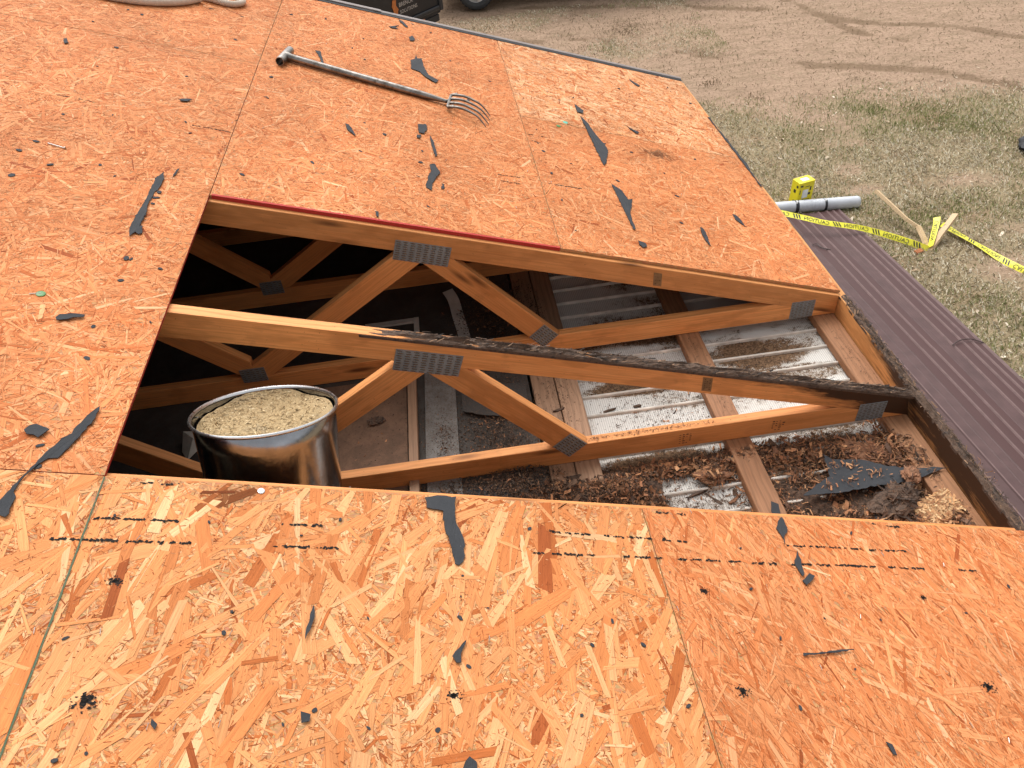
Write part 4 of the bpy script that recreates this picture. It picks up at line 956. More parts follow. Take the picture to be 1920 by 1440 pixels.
def lump(name, label, loc, dims, mat, seed, flat=.0, rotz=0, fibres=0, cols=None):
    V = []; F = []; n, m = 22, 36
    for i in range(n + 1):
        th = math.pi * i / n
        for k in range(m):
            a = 6.2832 * k / m; d = Vector((math.sin(th) * math.cos(a), math.sin(th) * math.sin(a), math.cos(th)))
            q = 1 + .5 * noise.fractal((d.x * 1.5 + seed, d.y * 1.5, d.z * 1.5), 1, 2, 4) + .20 * noise.noise((d.x * 2, d.y * 13 + seed, d.z * 13))
            V.append((d.x * q * dims[0], d.y * q * dims[1], max(-.6 * dims[2], d.z * q * dims[2])))
    F = [(i * m + k, (i + 1) * m + k, (i + 1) * m + (k + 1) % m, i * m + (k + 1) % m) for i in range(n) for k in range(m)]
    o = mobj(name, V, F, mat); o.location = loc; o.rotation_euler = (random.uniform(-.15, .15), random.uniform(-.15, .15), rotz); tag(o, label, 'wood chunk')
    if fibres:
        def P(i):
            p = Vector(random.choice(V)); return p * random.uniform(.93, 1.12)
        v, f, c = chips(fibres, P, (dims[0] * .18, dims[0] * .6), (.05, .2), cols, updir=.45, bend=.12)
        q = mobj('fibres', v, f, M_CHIP, o, col=c); q['kind'] = 'stuff'
    return o
lump('rotten_wood_chunk', 'large dark fibrous rotten chunk near the lower right hole corner', (-.235, .225, SZ + .045), (.085, .055, .032), M_ROT, 3, rotz=.5, fibres=420, cols=DK + [(.13, .075, .05)])
lump('rotten_wood_chunk', 'round brown rotten chunk lying on the tip of the torn felt sheet', (-.14, .315, SZ + .062), (.040, .028, .016), M_ROTBROWN, 9, rotz=.9, fibres=160, cols=[(.24, .12, .065), (.32, .17, .10), (.15, .07, .04)])
lump('rotten_wood_chunk', 'orange shredded wood clump left of the middle furring board', (-.765, .465, SZ + .022), (.055, .04, .018), M_ROTBROWN, 14, rotz=.2, fibres=520, cols=OR)
lump('rotten_wood_chunk', 'brown rotten slab resting behind the torn felt sheet', (-.20, .455, SZ + .020), (.095, .045, .014), M_ROTBROWN, 21, rotz=-.25, fibres=500, cols=[(.30, .12, .055), (.22, .09, .04), (.40, .19, .09), (.12, .05, .03)])
lump('rotten_wood_chunk', 'small dark rotten chunk on the brown board by the can', (-1.96, .93, BB + .012), (.030, .020, .009), M_ROT, 25, rotz=.2, fibres=60, cols=DK)
def slab(name, label, pts, z, h, mat, cat):
    g = Geo(); c = Vector((sum(p[0] for p in pts) / len(pts), sum(p[1] for p in pts) / len(pts), z)); n = len(pts)
    g.add([Vector((x, y, z)) - c for x, y in pts] + [Vector((x, y, z + h + .004 * math.sin(x * 90 + y * 70))) - c for x, y in pts], [tuple(range(n))[::-1], tuple(range(n, 2 * n))] + [(i, (i + 1) % n, n + (i + 1) % n, n + i) for i in range(n)])
    o = g.build(name, mat); o.location = c; return tag(o, label, cat)
for i, (x, y, a, l, w_, lab) in enumerate([(-.84, .405, .25, .075, .012, 'dark bark sliver pointing to the shredded clump'), (-.79, .375, -.9, .07, .008, 'thin dark splinter left of the middle furring board'), (-.86, .31, .05, .055, .035, 'square dark wood flake on the soffit by the near edge'), (-1.05, .86, .3, .06, .011, 'dark wood sliver beside the double boards'), (-.94, .86, .1, .03, .013, 'small brown wood flake in the middle of the white soffit'), (-.72, .36, .5, .06, .012, 'orange splinter touching the middle furring board'), (-1.25, .86, .2, .05, .008, 'thin dark splinter lying across the double boards')]):
    ca, sa = math.cos(a), math.sin(a); pl = [(x + ca * u * l / 2 - sa * v * w_ / 2 + random.gauss(0, .002), y + sa * u * l / 2 + ca * v * w_ / 2 + random.gauss(0, .002)) for u, v in ((-1, -.7), (-.3, -1), (.5, -.9), (1, 0), (.6, .8), (-.2, 1), (-1, .5))]
    slab('wood_splinter', lab, pl, (SZ + .003) if i < 6 and x > -1.15 else BB - .001, .005, M_ROTBROWN if i in (5,) else M_ROT, 'wood splinter')

# torn felt in the hole
def felt_flat(poly, label, z, dz=.012):
    g = Geo(); pts = []
    for i in range(len(poly)):
        a, b = poly[i], poly[(i + 1) % len(poly)]; k = max(1, int(math.hypot(b[0] - a[0], b[1] - a[1]) / .014))
        pts += [(a[0] + (b[0] - a[0]) * j / k + random.gauss(0, .0015), a[1] + (b[1] - a[1]) * j / k + random.gauss(0, .0015)) for j in range(k)]
    c = Vector((sum(p[0] for p in pts) / len(pts), sum(p[1] for p in pts) / len(pts), z)); m = len(pts)
    top = [Vector((x, y, z + dz * .5 * noise.noise((x * 5, y * 5, 3)))) - c for x, y in pts]
    V = top + [p - Vector((0, 0, .0015)) for p in top]
    F = [tuple(range(m)), tuple(range(2 * m - 1, m - 1, -1))] + [((i + 1) % m, i, m + i, m + (i + 1) % m) for i in range(m)]
    o = mobj('felt_scrap', V, F, M_FELT, smooth=False); o.location = c; return tag(o, label, 'felt scrap')
big = [(-.377, .461), (-.358, .432), (-.305, .422), (-.247, .404), (-.185, .366), (-.099, .345), (-.004, .329), (-.038, .319), (-.105, .306), (-.18, .297), (-.273, .295), (-.394, .29), (-.517, .301), (-.456, .336), (-.399, .36)]
felt_flat(big[::-1], 'large torn black felt sheet lying on the debris in the hole', BB + .008, .010)
felt_flat([(-.302, .245), (-.285, .22), (-.295, .12), (-.335, .12), (-.325, .18)], 'folded black felt strip by the large rotten chunk', BB - .004, .004)
felt_flat([(-1.626, .539), (-1.54, .540), (-1.49, .50), (-1.50, .47), (-1.60, .49), (-1.64, .515)], 'dusty black felt strip under the near bottom chord', BB + .002, .004)
felt_flat([(-1.615, 1.05), (-1.52, 1.04), (-1.36, 1.02), (-1.36, .86), (-1.46, .85), (-1.53, .87), (-1.62, .91)], 'dusty dark felt flap between the flashing and the double boards', BB + .02, .012).data.materials[0] = m_dusty('dusty_felt', (.045, .040, .036), (.075, .048, .032))
felt_flat([(-.625, .30), (-.608, .285), (-.612, .225), (-.628, .21), (-.64, .25), (-.632, .28)], 'thin black felt tongue stuck to the middle furring board', BB + .0015, .001)

for (x, y) in ((-.37, .40), (-.30, .385), (-.42, .325), (-.24, .345), (-.34, .33)):
    v_, f_, c_ = chips(26, lambda i: Vector((random.gauss(0, .018), random.gauss(0, .012), .001 + random.random() * .003)), (.004, .022), (.08, .4), OR, updir=.3)
    q_ = mobj('wood_flakes', v_, f_, M_CHIP, col=c_); q_.location = (x, y, BB + .012); tag(q_, 'orange wood flakes resting on the large torn felt sheet', 'debris', None, 'stuff')
# broken sheathing offcut
ob = empty('sheathing_offcut', (-.122, .172, BB + .004)); tag(ob, 'broken pale piece of flake board at the lower right hole corner', 'board piece'); ob.rotation_euler = (.12, -.28, .35)
pl = [(-.07, -.045), (-.01, -.055), (.055, -.02), (.075, .035), (.03, .05), (.005, .040), (-.03, .055), (-.06, .03), (-.075, .0)]
g = Geo(); g.prism(pl, lambda a, b, d: (a, b, d), -.006, .006); g.build('board_core', M_CORE, ob)
def pin(i): return Vector((random.uniform(-.06, .062), random.uniform(-.038, .042), .0065 + random.uniform(0, .002)))
v_, f_, c_ = chips(420, pin, (.012, .04), (.12, .3), [(.58, .34, .16), (.64, .42, .22), (.48, .25, .11), (.32, .15, .065)], updir=.12, bend=.05)
o = mobj('strand_layer', v_, f_, M_CHIP, ob, col=c_); o['kind'] = 'stuff'

# flashing, boards and junk on the ceiling left of the soffit
M_FLASH = m_dusty('grey_flashing', (0.17, 0.155, 0.14), (0.10, 0.065, 0.042), .6)
M_BROWN = m_dusty('brown_hardboard', (0.21, 0.115, 0.068), (0.13, 0.075, 0.045))
M_DULLW = m_plain('dull_white_metal', (0.52, 0.50, 0.46), .6, 0, .25, 12)
def strip3(name, label, path, half, mat, cat, th=.0015):
    P = catmull(path, 5); V = []; F = []; n = len(P)
    for i, p in enumerate(P):
        t = (P[min(i + 1, n - 1)] - P[max(i - 1, 0)]).normalized(); s_ = t.cross(Vector((0, 0, 1))).normalized() * half
        V += [p - s_, p + s_, p + s_ - Vector((0, 0, th)), p - s_ - Vector((0, 0, th))]
    F = [(4 * i + k, 4 * i + 4 + k, 4 * i + 4 + (k + 1) % 4, 4 * i + (k + 1) % 4) for i in range(n - 1) for k in range(4)] + [(0, 1, 2, 3), (4 * n - 1, 4 * n - 2, 4 * n - 3, 4 * n - 4)]
    c = P[n // 2]; o = mobj(name, [v - c for v in V], F, mat); o.location = c; return tag(o, label, cat)
strip3('metal_flashing', 'bent grey flashing strip lying on the ceiling under the middle truss', [(-1.71, .45, BB + .004), (-1.71, .72, BB + .004), (-1.705, .95, BB + .006), (-1.70, 1.2, BB + .012)], .062, M_FLASH, 'flashing')
g = Geo(); g.box((0, 0, 0), (.95, .035, .03), ch=.002); o = g.build('wood_strip', M_WOOD_DIRTY); o.rotation_euler = (0, 0, R(90)); o.location = (-1.815, .78, BB + .0125); tag(o, 'brown wooden strip beside the grey flashing on the ceiling', 'wood strip')
g = Geo(); g.box((0, 0, 0), (.40, .70, .006)); o = g.build('hardboard_sheet', M_BROWN); o.location = (-2.04, .82, BB + .0015); tag(o, 'dusty brown hardboard sheet on the ceiling right of the can', 'board')
strip3('white_flashing', 'bent white metal strip seen between the middle and the far truss', [(-1.635, 1.70, BB + .03), (-1.612, 1.64, BB + .014), (-1.598, 1.52, BB + .004), (-1.585, 1.42, BB + .004), (-1.575, 1.30, BB + .006)], .026, M_DULLW, 'flashing')
g = Geo(); g.box((-.09, 0, 0), (.22, .025, .012)); g.box((.0315, -.08, 0), (.0225, .19, .0119)); o = g.build('corner_frame', M_DULLW); o.location = (-1.82, 1.54, BB + .005); tag(o, 'pale corner of a frame lying in the dark attic', 'frame')
g = Geo(); g.add([(-.05, .05, .05), (.02, .06, .03), (.035, 0, .02), (-.03, -.06, 0), (-.055, -.02, .01), (.0, .0, .055)], [(0, 5, 1), (1, 5, 2), (2, 5, 3), (3, 5, 4), (4, 5, 0)]); o = g.build('paper_scrap', m_plain('paper', (.5, .48, .42), .8)); o.location = (-2.655, .93, BB + .002); tag(o, 'crumpled whitish paper left of the metal can', 'paper')
# ------------------------------------------------------------------ the yard
TRACKS = [[(-1.5, 12.6), (0.12, 12.31), (1.02, 12.18), (1.81, 11.69), (2.53, 11.11), (3.34, 10.35), (4.83, 9.47), (5.6, 9.1)],
          [(-1.0, 14.6), (0.39, 14.22), (2.71, 13.36), (3.72, 12.84), (4.75, 12.3), (5.67, 11.3), (6.68, 10.71), (7.53, 9.88), (9, 8.6)],
          [(4.6, 14.0), (5.01, 12.58), (5.19, 11.7), (5.43, 10.79), (5.87, 10.32)],
          [(1.2, 12.0), (2.07, 11.34), (2.81, 10.65), (3.8, 9.96), (5.43, 9.18), (6.35, 8.18), (7.5, 7.2)]]
def seg_dist(px, py, poly):
    d = np.full(px.shape, 1e9)
    for (a, b) in zip(poly[:-1], poly[1:]):
        vx, vy = b[0] - a[0], b[1] - a[1]; t = np.clip(((px - a[0]) * vx + (py - a[1]) * vy) / (vx * vx + vy * vy), 0, 1)
        d = np.minimum(d, np.hypot(px - a[0] - t * vx, py - a[1] - t * vy))
    return d
RNG = np.random.default_rng(5); _g = RNG.random((6, 64, 64))
def vnoise(x, y, f, k=0):
    x = np.asarray(x) * f + 17.3; y = np.asarray(y) * f + 9.1; xi = np.floor(x).astype(int); yi = np.floor(y).astype(int); fx, fy = x - xi, y - yi
    fx = fx * fx * (3 - 2 * fx); fy = fy * fy * (3 - 2 * fy); A = _g[k]
    a, b, c, d = A[xi % 64, yi % 64], A[(xi + 1) % 64, yi % 64], A[xi % 64, (yi + 1) % 64], A[(xi + 1) % 64, (yi + 1) % 64]
    return (a * (1 - fx) + b * fx) * (1 - fy) + (c * (1 - fx) + d * fx) * fy
def fbm(x, y, f, k=0): return .55 * vnoise(x, y, f, k) + .28 * vnoise(x, y, f * 2.1, (k + 1) % 6) + .17 * vnoise(x, y, f * 4.3, (k + 2) % 6)
DIRT = [(3.14, 6.12, .5, .18), (3.75, 4.35, .45, .35), (4.3, 6.05, .6, .3), (4.6, 4.9, .5, .25), (3.2, 6.6, .3, .25), (5.2, 5.6, .35, .2), (3.9, 3.3, .5, .4)]
def grassiness(x, y):
    b = 8.75 - .13 * np.maximum(x - 2, 0) + (fbm(x, y, .8, 1) - .5) * 2.2
    g = np.clip((b + .5 - y) / 2.4, 0, 1)
    g = np.maximum(g, .32 * np.clip((fbm(x, y, .8, 3) - .45) * 4, 0, 1) * (x < 3.2) * (y > 10) * (y < 14))
    for (a, c, rx, ry) in DIRT: g = g * (1 - .85 * np.exp(-(((x - a) / rx) ** 2 + ((y - c) / ry) ** 2) * 1.2))
    return g * np.clip(.0 + 1.8 * fbm(x, y, 1.9, 4), 0.05, 1)
gx = np.concatenate([[-150, -60, -25, -12], np.linspace(-6, 11, 300), [14, 25, 60, 150]]); gy = np.concatenate([[-150, -60, -20, -8, -2], np.linspace(1, 18, 320), [22, 35, 70, 150]])
X, Y = np.meshgrid(gx, gy, indexing='ij'); GR = grassiness(X, Y)
TR = np.zeros_like(X)
for tr in TRACKS:
    pl = [tuple(p[:2]) for p in catmull([(a, b, 0) for a, b in tr], 5)]
    d = seg_dist(X, Y, pl); along = fbm(X, Y, 1.6, 2)
    TR = np.maximum(TR, np.exp(-(d / .12) ** 2) * np.clip((along - .30) * 4.0, 0.22, 1) * np.clip(.3 + 1.3 * fbm(X, Y, 7.0, 1), 0, 1))
Zg = GZ + (fbm(X, Y, .9, 0) - .5) * .05 + (fbm(X, Y, 4.5, 2) - .5) * .018 - TR * .02 + np.where((np.abs(X) < 40), 0, 0)
Zg = np.where((X < 2.9) & (Y < 6.2) & (X > -9) & (Y > -6), np.minimum(Zg, GZ), Zg)
idx = np.arange(X.size).reshape(X.shape); F = np.stack([idx[:-1, :-1], idx[1:, :-1], idx[1:, 1:], idx[:-1, 1:]], -1).reshape(-1, 4)
def m_ground():
    s = NT('ground'); co = s.coord(); g = s.attr('grass'); t = s.attr('track')
    f1 = s.noise(co, 2.0, 6, .6); f2 = s.noise(s.map(co, (1, 1, 1)), 28, 5, .7); f3 = s.noise(co, 9, 4, .6)
    dirt = s.mix(f1, (0.33, 0.228, 0.160), (0.43, 0.305, 0.22)); dirt = s.mix(s.rng(f2, .48, .64, 0, .6), dirt, (0.19, 0.13, 0.085)); dirt = s.mix(s.rng(s.noise(co, 70, 4, .8), .58, .66, 0, .6), dirt, (.13, .09, .06)); dirt = s.mix(s.rng(s.noise(s.map(co, (.5, 1.6, 1)), 4, 5, .7), .46, .62, 0, .6), dirt, (.24, .172, .115)); dirt = s.mix(s.rng(s.noise(co, 14, 5, .75), .52, .64, 0, .5), dirt, (.22, .16, .105)); dirt = s.mix(s.rng(f3, .58, .72, 0, .35), dirt, (0.33, 0.27, 0.17))
    gb = s.mix(f2, (0.20, 0.15, 0.09), (0.36, 0.29, 0.185)); gb = s.mix(s.rng(f1, .5, .7, 0, .4), gb, (.24, .13, .085))
    c = s.mix(s.rng(s.math('ADD', g, s.math('MULTIPLY', s.math('SUBTRACT', f2, .5), .5)), .12, .5), dirt, gb)
    tn = s.noise(co, 34, 4, .75)
    c = s.mix(s.math('MULTIPLY', s.rng(s.math('ADD', t, s.math('SUBTRACT', tn, .5)), .2, .6), .6), c, (0.15, 0.10, 0.062))
    s.bump(s.math('ADD', f2, s.math('MULTIPLY', f3, 1.5)), .6, .03)
    return s.fin(c, .95, 0, .0)
gnd = mobj('ground', np.stack([X, Y, Zg], -1).reshape(-1, 3), F, m_ground(), smooth=True, fattr={'grass': GR.ravel(), 'track': TR.ravel()})
tag(gnd, None, None, None, 'structure')
# zg lookup
def gz(x, y): return GZ + (fbm(x, y, .9, 0) - .5) * .05 + (fbm(x, y, 4.5, 2) - .5) * .018

# grass blades
N_ = 540000
px = RNG.uniform(-1.5, 9.0, N_); py = RNG.uniform(0.5, 15.0, N_); gr = grassiness(px, py)
tuft = np.zeros(N_)
for (a, b, r) in ((2.44, 9.6, .16), (2.86, 8.88, .15), (2.11, 8.93, .14), (4.94, 7.75, .42), (1.84, 12.36, .35), (1.21, 11.59, .3), (4.2, 8.07, .22), (2.55, 5.9, .25), (2.9, 5.75, .2), (3.9, 5.6, .18), (3.3, 3.9, .25), (3.45, 5.35, .2), (4.35, 4.6, .2)):
    tuft = np.maximum(tuft, np.exp(-((px - a) ** 2 + (py - b) ** 2) / r ** 2))
pr = np.clip(gr * 1.0 + tuft * .35 + .035, 0, 1); inside = ((px < -1.1) & (py < 3.6)) | ((px > 1.72) & (px < 2.69) & (py < 5.75) & (py > 3.6))
keep = (RNG.random(N_) < pr) & ~inside 
px, py, gr, tuft = px[keep], py[keep], gr[keep], tuft[keep]; n = len(px)
green = np.clip((fbm(px, py, .9, 5) - .36) * 2.6, 0, 1) * .75 + tuft * .4; isg = RNG.random(n) < np.clip(green, .06, .95)
h = RNG.uniform(.02, .062, n) * np.where(isg, .85, 1.0) * (1 + .15 * tuft); lean = np.where(isg, RNG.uniform(.3, .9, n), RNG.uniform(.7, 1.5, n)); az = RNG.uniform(0, 6.2832, n) 
wd = RNG.uniform(.0017, .0036, n); z0 = gz(px, py)
dx, dy = np.cos(az), np.sin(az); hx = h * np.sin(lean); hz = h * np.cos(lean)
V = np.stack([np.stack([px - dy * wd, py + dx * wd, z0 - .004], 1), np.stack([px + dy * wd, py - dx * wd, z0 - .004], 1),
              np.stack([px + dx * hx * .5 + dy * wd * .8, py + dy * hx * .5 - dx * wd * .8, z0 + hz * .7 + .004], 1), np.stack([px + dx * hx, py + dy * hx, z0 + hz + .003], 1)], 1).reshape(-1, 3)
dry = np.array([(.70, .62, .47), (.58, .51, .36), (.80, .73, .58), (.44, .37, .25), (.24, .19, .12)])[RNG.integers(0, 5, n)]; grn = np.array([(.28, .30, .115), (.24, .27, .10), (.34, .35, .16), (.20, .23, .085)])[RNG.integers(0, 4, n)]
C = np.where(isg[:, None], grn, dry) * RNG.uniform(.7, 1.2, (n, 1)); C = np.where((gr < .08)[:, None], np.array([(.24, .18, .11)]) * RNG.uniform(.5, 1.5, (n, 1)), C)
def m_blade():
    s = NT('grass_blade'); return s.fin(s.attr('Col', 'Color'), .8, 0, .05)
gro = mobj('grass', V, np.arange(4 * n).reshape(-1, 4), m_blade(), col=np.repeat(C, 4, 0)); tag(gro, 'thin dry and green grass on the bare yard', 'grass', None, 'stuff')
# leaf litter
def pl_(i):
    while True:
        x, y = random.uniform(1.5, 8), random.uniform(2.3, 9)
        if x < 2.72 and y < 5.75: continue
        return Vector((x, y, float(gz(x, y)) + .015))
v_, f_, c_ = chips(620, pl_, (.02, .07), (.3, .6), [(.55, .44, .32), (.62, .52, .40), (.38, .27, .17), (.48, .36, .24)], updir=.3)
tag(mobj('leaf_litter', v_, f_, M_CHIP, col=c_), 'pale dead leaves scattered in the grass', 'leaves', None, 'stuff')

# ------------------------------------------------------------------ brown ribbed metal sheets lying along the house
M_BSHEET = None
def m_sheet():
    s = NT('brown_painted_steel'); co = s.coord(); f = s.noise(co, 5, 4); d = s.noise(co, 90, 4, .7)
    c = s.mix(f, (0.062, 0.029, 0.027), (0.080, 0.041, 0.039)); c = s.mix(s.rng(d, .68, .76, 0, .5), c, (.35, .28, .25)); return s.fin(c, s.rng(f, .3, .7, .45, .6), 0.0, .22)
M_BSHEET = m_sheet(); M_CREST_SHEEN = m_plain('rib_crest_sheen', (.145, .094, .090), .6, 0, .15, 14, 0, .2); M_PALER = m_plain('paler_brown_steel', (.086, .050, .048), .55, 0, .15, 8, 0, .2); M_DKBROWN = m_plain('plain_dark_brown', (.06, .035, .032), .6)  # lighter crest colour is the painted sheen of the rib edges
SX = [(1.745, .0)]
for xr in (1.80, 1.90, 1.985, 2.058, 2.155, 2.248, 2.425, 2.522, 2.592): SX += [(xr - .014, 0), (xr - .006, .009), (xr + .005, .009), (xr + .012, 0)] if xr not in (1.985, 2.058) else [(xr - .008, 0), (xr, .004), (xr + .008, 0)]
SX += [(2.645, 0), (2.655, .008), (2.667, .008), (2.67, -.004)]
SX = sorted(SX + [(2.315, 0), (2.320, .003), (2.362, .003), (2.367, 0)])
def zsheet(y): return GZ + .05 + .08 * (5.70 - y) - .02
def sheet(y0, y1, lift, label, jag):
    ys = np.linspace(y0, y1, 14); c = Vector((2.2, (y0 + y1) / 2, zsheet((y0 + y1) / 2))); V = []; m = len(SX)
    for k, y in enumerate(ys):
        for (x, h_) in SX:
            yy = y + (jag * (.03 * noise.noise((x * 3, 1, y0)) + .02 * (x - 2.2)) if k == 0 else 0)
            V.append(Vector((x + .004 * noise.noise((y * .8, x, 1)), yy, zsheet(yy) + h_ + lift + .004 * noise.noise((yy * 1.1, x * 2, 4)))) - c)
    b = len(V); V += [p - Vector((0, 0, .0012)) for p in V[:]]
    F = [(i * m + j, i * m + m + j, i * m + m + j + 1, i * m + j + 1) for i in range(13) for j in range(m - 1)]
    F += [tuple(b + q for q in f[::-1]) for f in F]
    F += [(i * m, b + i * m, b + i * m + m, i * m + m) for i in range(13)] + [(i * m + m - 1, i * m + 2 * m - 1, b + i * m + 2 * m - 1, b + i * m + m - 1) for i in range(13)]
    F += [(j, j + 1, b + j + 1, b + j) for j in range(m - 1)] + [(13 * m + j, b + 13 * m + j, b + 13 * m + j + 1, 13 * m + j + 1) for j in range(m - 1)]
    fm = []
    for f in F:
        hs = [SX[(q % b) % m][1] for q in f]; xs_ = [SX[(q % b) % m][0] for q in f]; mx = sum(xs_) / len(xs_)
        fm.append(1 if min(hs) > .006 or (max(hs) > .006 and mx > 2.1 and SX[(f[0] % b) % m][1] < SX[(f[-1] % b) % m][1]) else 2 if (2.29 < mx < 2.39 or mx < 2.1) else 0)  # crests and house-side slopes take the sheen colour; some flats a paler brown
    o = mobj('metal_sheet', V, F, [M_BSHEET, M_CREST_SHEEN, M_PALER], fm=fm); o.location = c; return tag(o, label, 'metal sheet', 'brown ribbed metal sheets along the house')
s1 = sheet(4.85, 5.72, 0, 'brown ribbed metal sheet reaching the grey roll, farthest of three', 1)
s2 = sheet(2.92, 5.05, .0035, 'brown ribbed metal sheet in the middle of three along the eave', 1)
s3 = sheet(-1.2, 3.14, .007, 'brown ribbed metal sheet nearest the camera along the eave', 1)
for k, y in enumerate((4.6, 2.4, .3, -1.0)):
    g = Geo(); h_ = zsheet(y) - GZ - .004; g.box((0, 0, 0), (.8, .09, h_), ch=.003); o = g.build('timber_block', M_WOOD_OLD); o.location = (2.2, y, GZ + h_ / 2); tag(o, ['thin timber block under the far end of the brown sheets', 'timber block under the middle brown sheet', 'timber block under the nearest brown sheet', 'timber block under the near end of the brown sheets'][k], 'timber')
def wire(pts, lab):
    g = Geo(); c = Vector(pts[len(pts) // 2]); g.tube([Vector(p) - c for p in catmull(pts, 5)], .005, 6); o = g.build('wire', M_DKBROWN); o.location = c; tag(o, lab, 'wire')  # wires in one plain dark brown
zz = lambda x, y, h_: (x, y, zsheet(y) + h_)
wire([zz(2.66, 3.10, .02), zz(2.58, 3.16, .03), zz(2.48, 3.16, .03), zz(2.40, 3.12, .025)], 'bent dark wire at the sheet lap near the eave')
wire([zz(2.04, 5.02, .015), zz(2.09, 5.03, .02), zz(2.11, 4.95, .015), zz(2.17, 4.88, .02)], 'kinked dark wire at the far sheet lap')

# ------------------------------------------------------------------ grey roll of underlayment
A, B = Vector((1.70, 5.89, GZ + .067)), Vector((2.91, 5.765, GZ + .067)); D = (B - A); LN = D.length; D.normalize()
roll = empty('underlayment_roll', A); tag(roll, 'light grey wrapped roll lying in front of the yellow box', 'roll')
M_ROLLG = m_plain('grey_wrap', (0.52, 0.54, 0.58), .35, 0, .1, 9); M_LAB = m_plain('black_label', (0.025, 0.025, 0.03), .45); M_WHITE = m_plain('white_print', (.78, .78, .78), .6)
g = Geo(); pts = []; rr = []
for i in range(241):
    t = i / 240; u = t * LN; r = .066
    if .42 < t < .66: r += .0022 * math.sin(t * 520) + .001 * noise.noise((t * 90, 0, 0))
    if t < .03 or t > .97: q = min(t, 1 - t) / .03; r *= .62 + .38 * math.sqrt(max(0, 1 - (1 - q) ** 2))
    pts.append(D * u); rr.append(r)
g.tube(pts, rr, 28); smooth_by_angle(g.build('wrap', M_ROLLG, roll), 60)
for (t0, t1) in ((.405, .435), (.67, .692)):
    g = Geo(); g.tube([D * (LN * t0), D * (LN * t1)], .0695, 28); lb = smooth_by_angle(g.build('label_band', M_LAB, roll), 60)
    g = Geo(); S_ = D.cross(Vector((0, 0, 1))).normalized(); m0 = (t0 + t1) / 2 * LN
    for (du, a0, a1) in ((.0, 1.25, 1.65), (.0, 1.75, 1.95), (-.012, 1.05, 1.18)):
        for k in range(4):
            b0, b1 = a0 + (a1 - a0) * k / 4, a0 + (a1 - a0) * (k + .7) / 4
            q = [D * (m0 + du + e) + (S_ * math.cos(th) + Vector((0, 0, 1)) * math.sin(th)) * .0705 for e, th in ((-.011, b0), (.011, b0), (.011, b1), (-.011, b1))]
            g.add(q, [(0, 1, 2, 3)])
    g.build('label_print', M_WHITE, lb)

# ------------------------------------------------------------------ yellow cardboard box
M_YEL = m_plain('yellow_card', (0.82, 0.68, 0.015), .5, 0, .05, 5); M_PRT = m_plain('box_print', (.03, .028, .02), .5)
bx = empty('nail_box', (2.335, 6.02, float(GZ) + .003)); bx.rotation_euler = (0, 0, R(14)); tag(bx, 'tall yellow cardboard box with black print standing behind the grey roll', 'box')
W_, D_, H_ = .20, .135, .285
g = Geo(); g.box((0, 0, H_ / 2), (W_, D_, H_), ch=.003); g.build('carton', M_YEL, bx)
g = Geo(); g.box((-.052, 0, H_ + .0008), (.098, D_ - .006, .0012)); g.box((.052, 0, H_ + .0008), (.098, D_ - .006, .0012)); g.build('top_flap', M_YEL, bx)
def pfront(name, rects, mat):
    g = Geo()
    for (x, z, w_, h_) in rects: g.add([(x, -D_ / 2 - .0012, z), (x + w_, -D_ / 2 - .0012, z), (x + w_, -D_ / 2 - .0012, z + h_), (x, -D_ / 2 - .0012, z + h_)], [(0, 1, 2, 3)])
    return g.build(name, mat, bx)
pfront('print', [(-.085, .235, .035, .022), (-.02, .225, .06, .008), (.045, .17, .02, .05), (.03, .12, .035, .03), (-.085, .015, .05, .03), (-.09, .0, .18, .012), (.0, .06, .07, .008), (-.02, .045, .075, .006), (-.03, .072, .02, .01), (-.085, .15, .012, .05)], M_PRT)
pfront('paper_label', [(-.045, .09, .075, .105)], M_WHITE)
g = Geo()
for (y, z, w_, h_) in ((-.05, .22, .03, .028), (-.02, .15, .035, .04), (-.055, .06, .05, .006), (-.055, .045, .06, .012), (-.055, .02, .04, .006)): g.add([(-W_ / 2 - .0012, y, z), (-W_ / 2 - .0012, y + w_, z), (-W_ / 2 - .0012, y + w_, z + h_), (-W_ / 2 - .0012, y, z + h_)], [(3, 2, 1, 0)])
g.build('print', M_PRT, bx)
g = Geo(); g.box((.01, 0, H_ + .002), (.09, .06, .001)); g.build('paper_label', M_WHITE, bx)

# ------------------------------------------------------------------ broken stakes and caution tape
def lath(name, label, path, w_, th, roll_=0.0):
    P = [Vector(p) for p in path]; c = P[-1]; V = []; n = len(P)
    for i, p in enumerate(P):
        t = (P[min(i + 1, n - 1)] - P[max(i - 1, 0)]).normalized(); s_ = t.cross(Vector((0, 0, 1))).normalized(); u = s_.cross(t); s2 = s_ * math.cos(roll_) + u * math.sin(roll_); u2 = -s_ * math.sin(roll_) + u * math.cos(roll_)
        for a, b in ((-1, -1), (1, -1), (1, 1), (-1, 1)): V.append(p - c + s2 * a * w_ / 2 + u2 * b * th / 2)
    F = [(4 * i + k, 4 * i + (k + 1) % 4, 4 * i + 4 + (k + 1) % 4, 4 * i + 4 + k) for i in range(n - 1) for k in range(4)] + [(3, 2, 1, 0), (4 * n - 4, 4 * n - 3, 4 * n - 2, 4 * n - 1)]
    o = mobj(name, V, F, M_STAKE); o.location = c; return tag(o, label, 'stake')
lath('wooden_stake', 'long snapped pale wooden stake leaning left over the grass', [(2.996, 5.647, -2.35), (3.06, 5.45, -2.40), (3.15, 5.22, -2.475), (3.20, 5.14, -2.50), (3.225, 5.10, -2.505), (3.215, 4.95, -2.55), (3.202, 4.80, -2.62)], .062, .030, .5)
lath('wooden_stake', 'short pale wooden stake leaning right over the grass', [(3.581, 5.077, -2.4), (3.40, 4.94, -2.485), (3.205, 4.797, -2.62)], .062, .030, -.4)
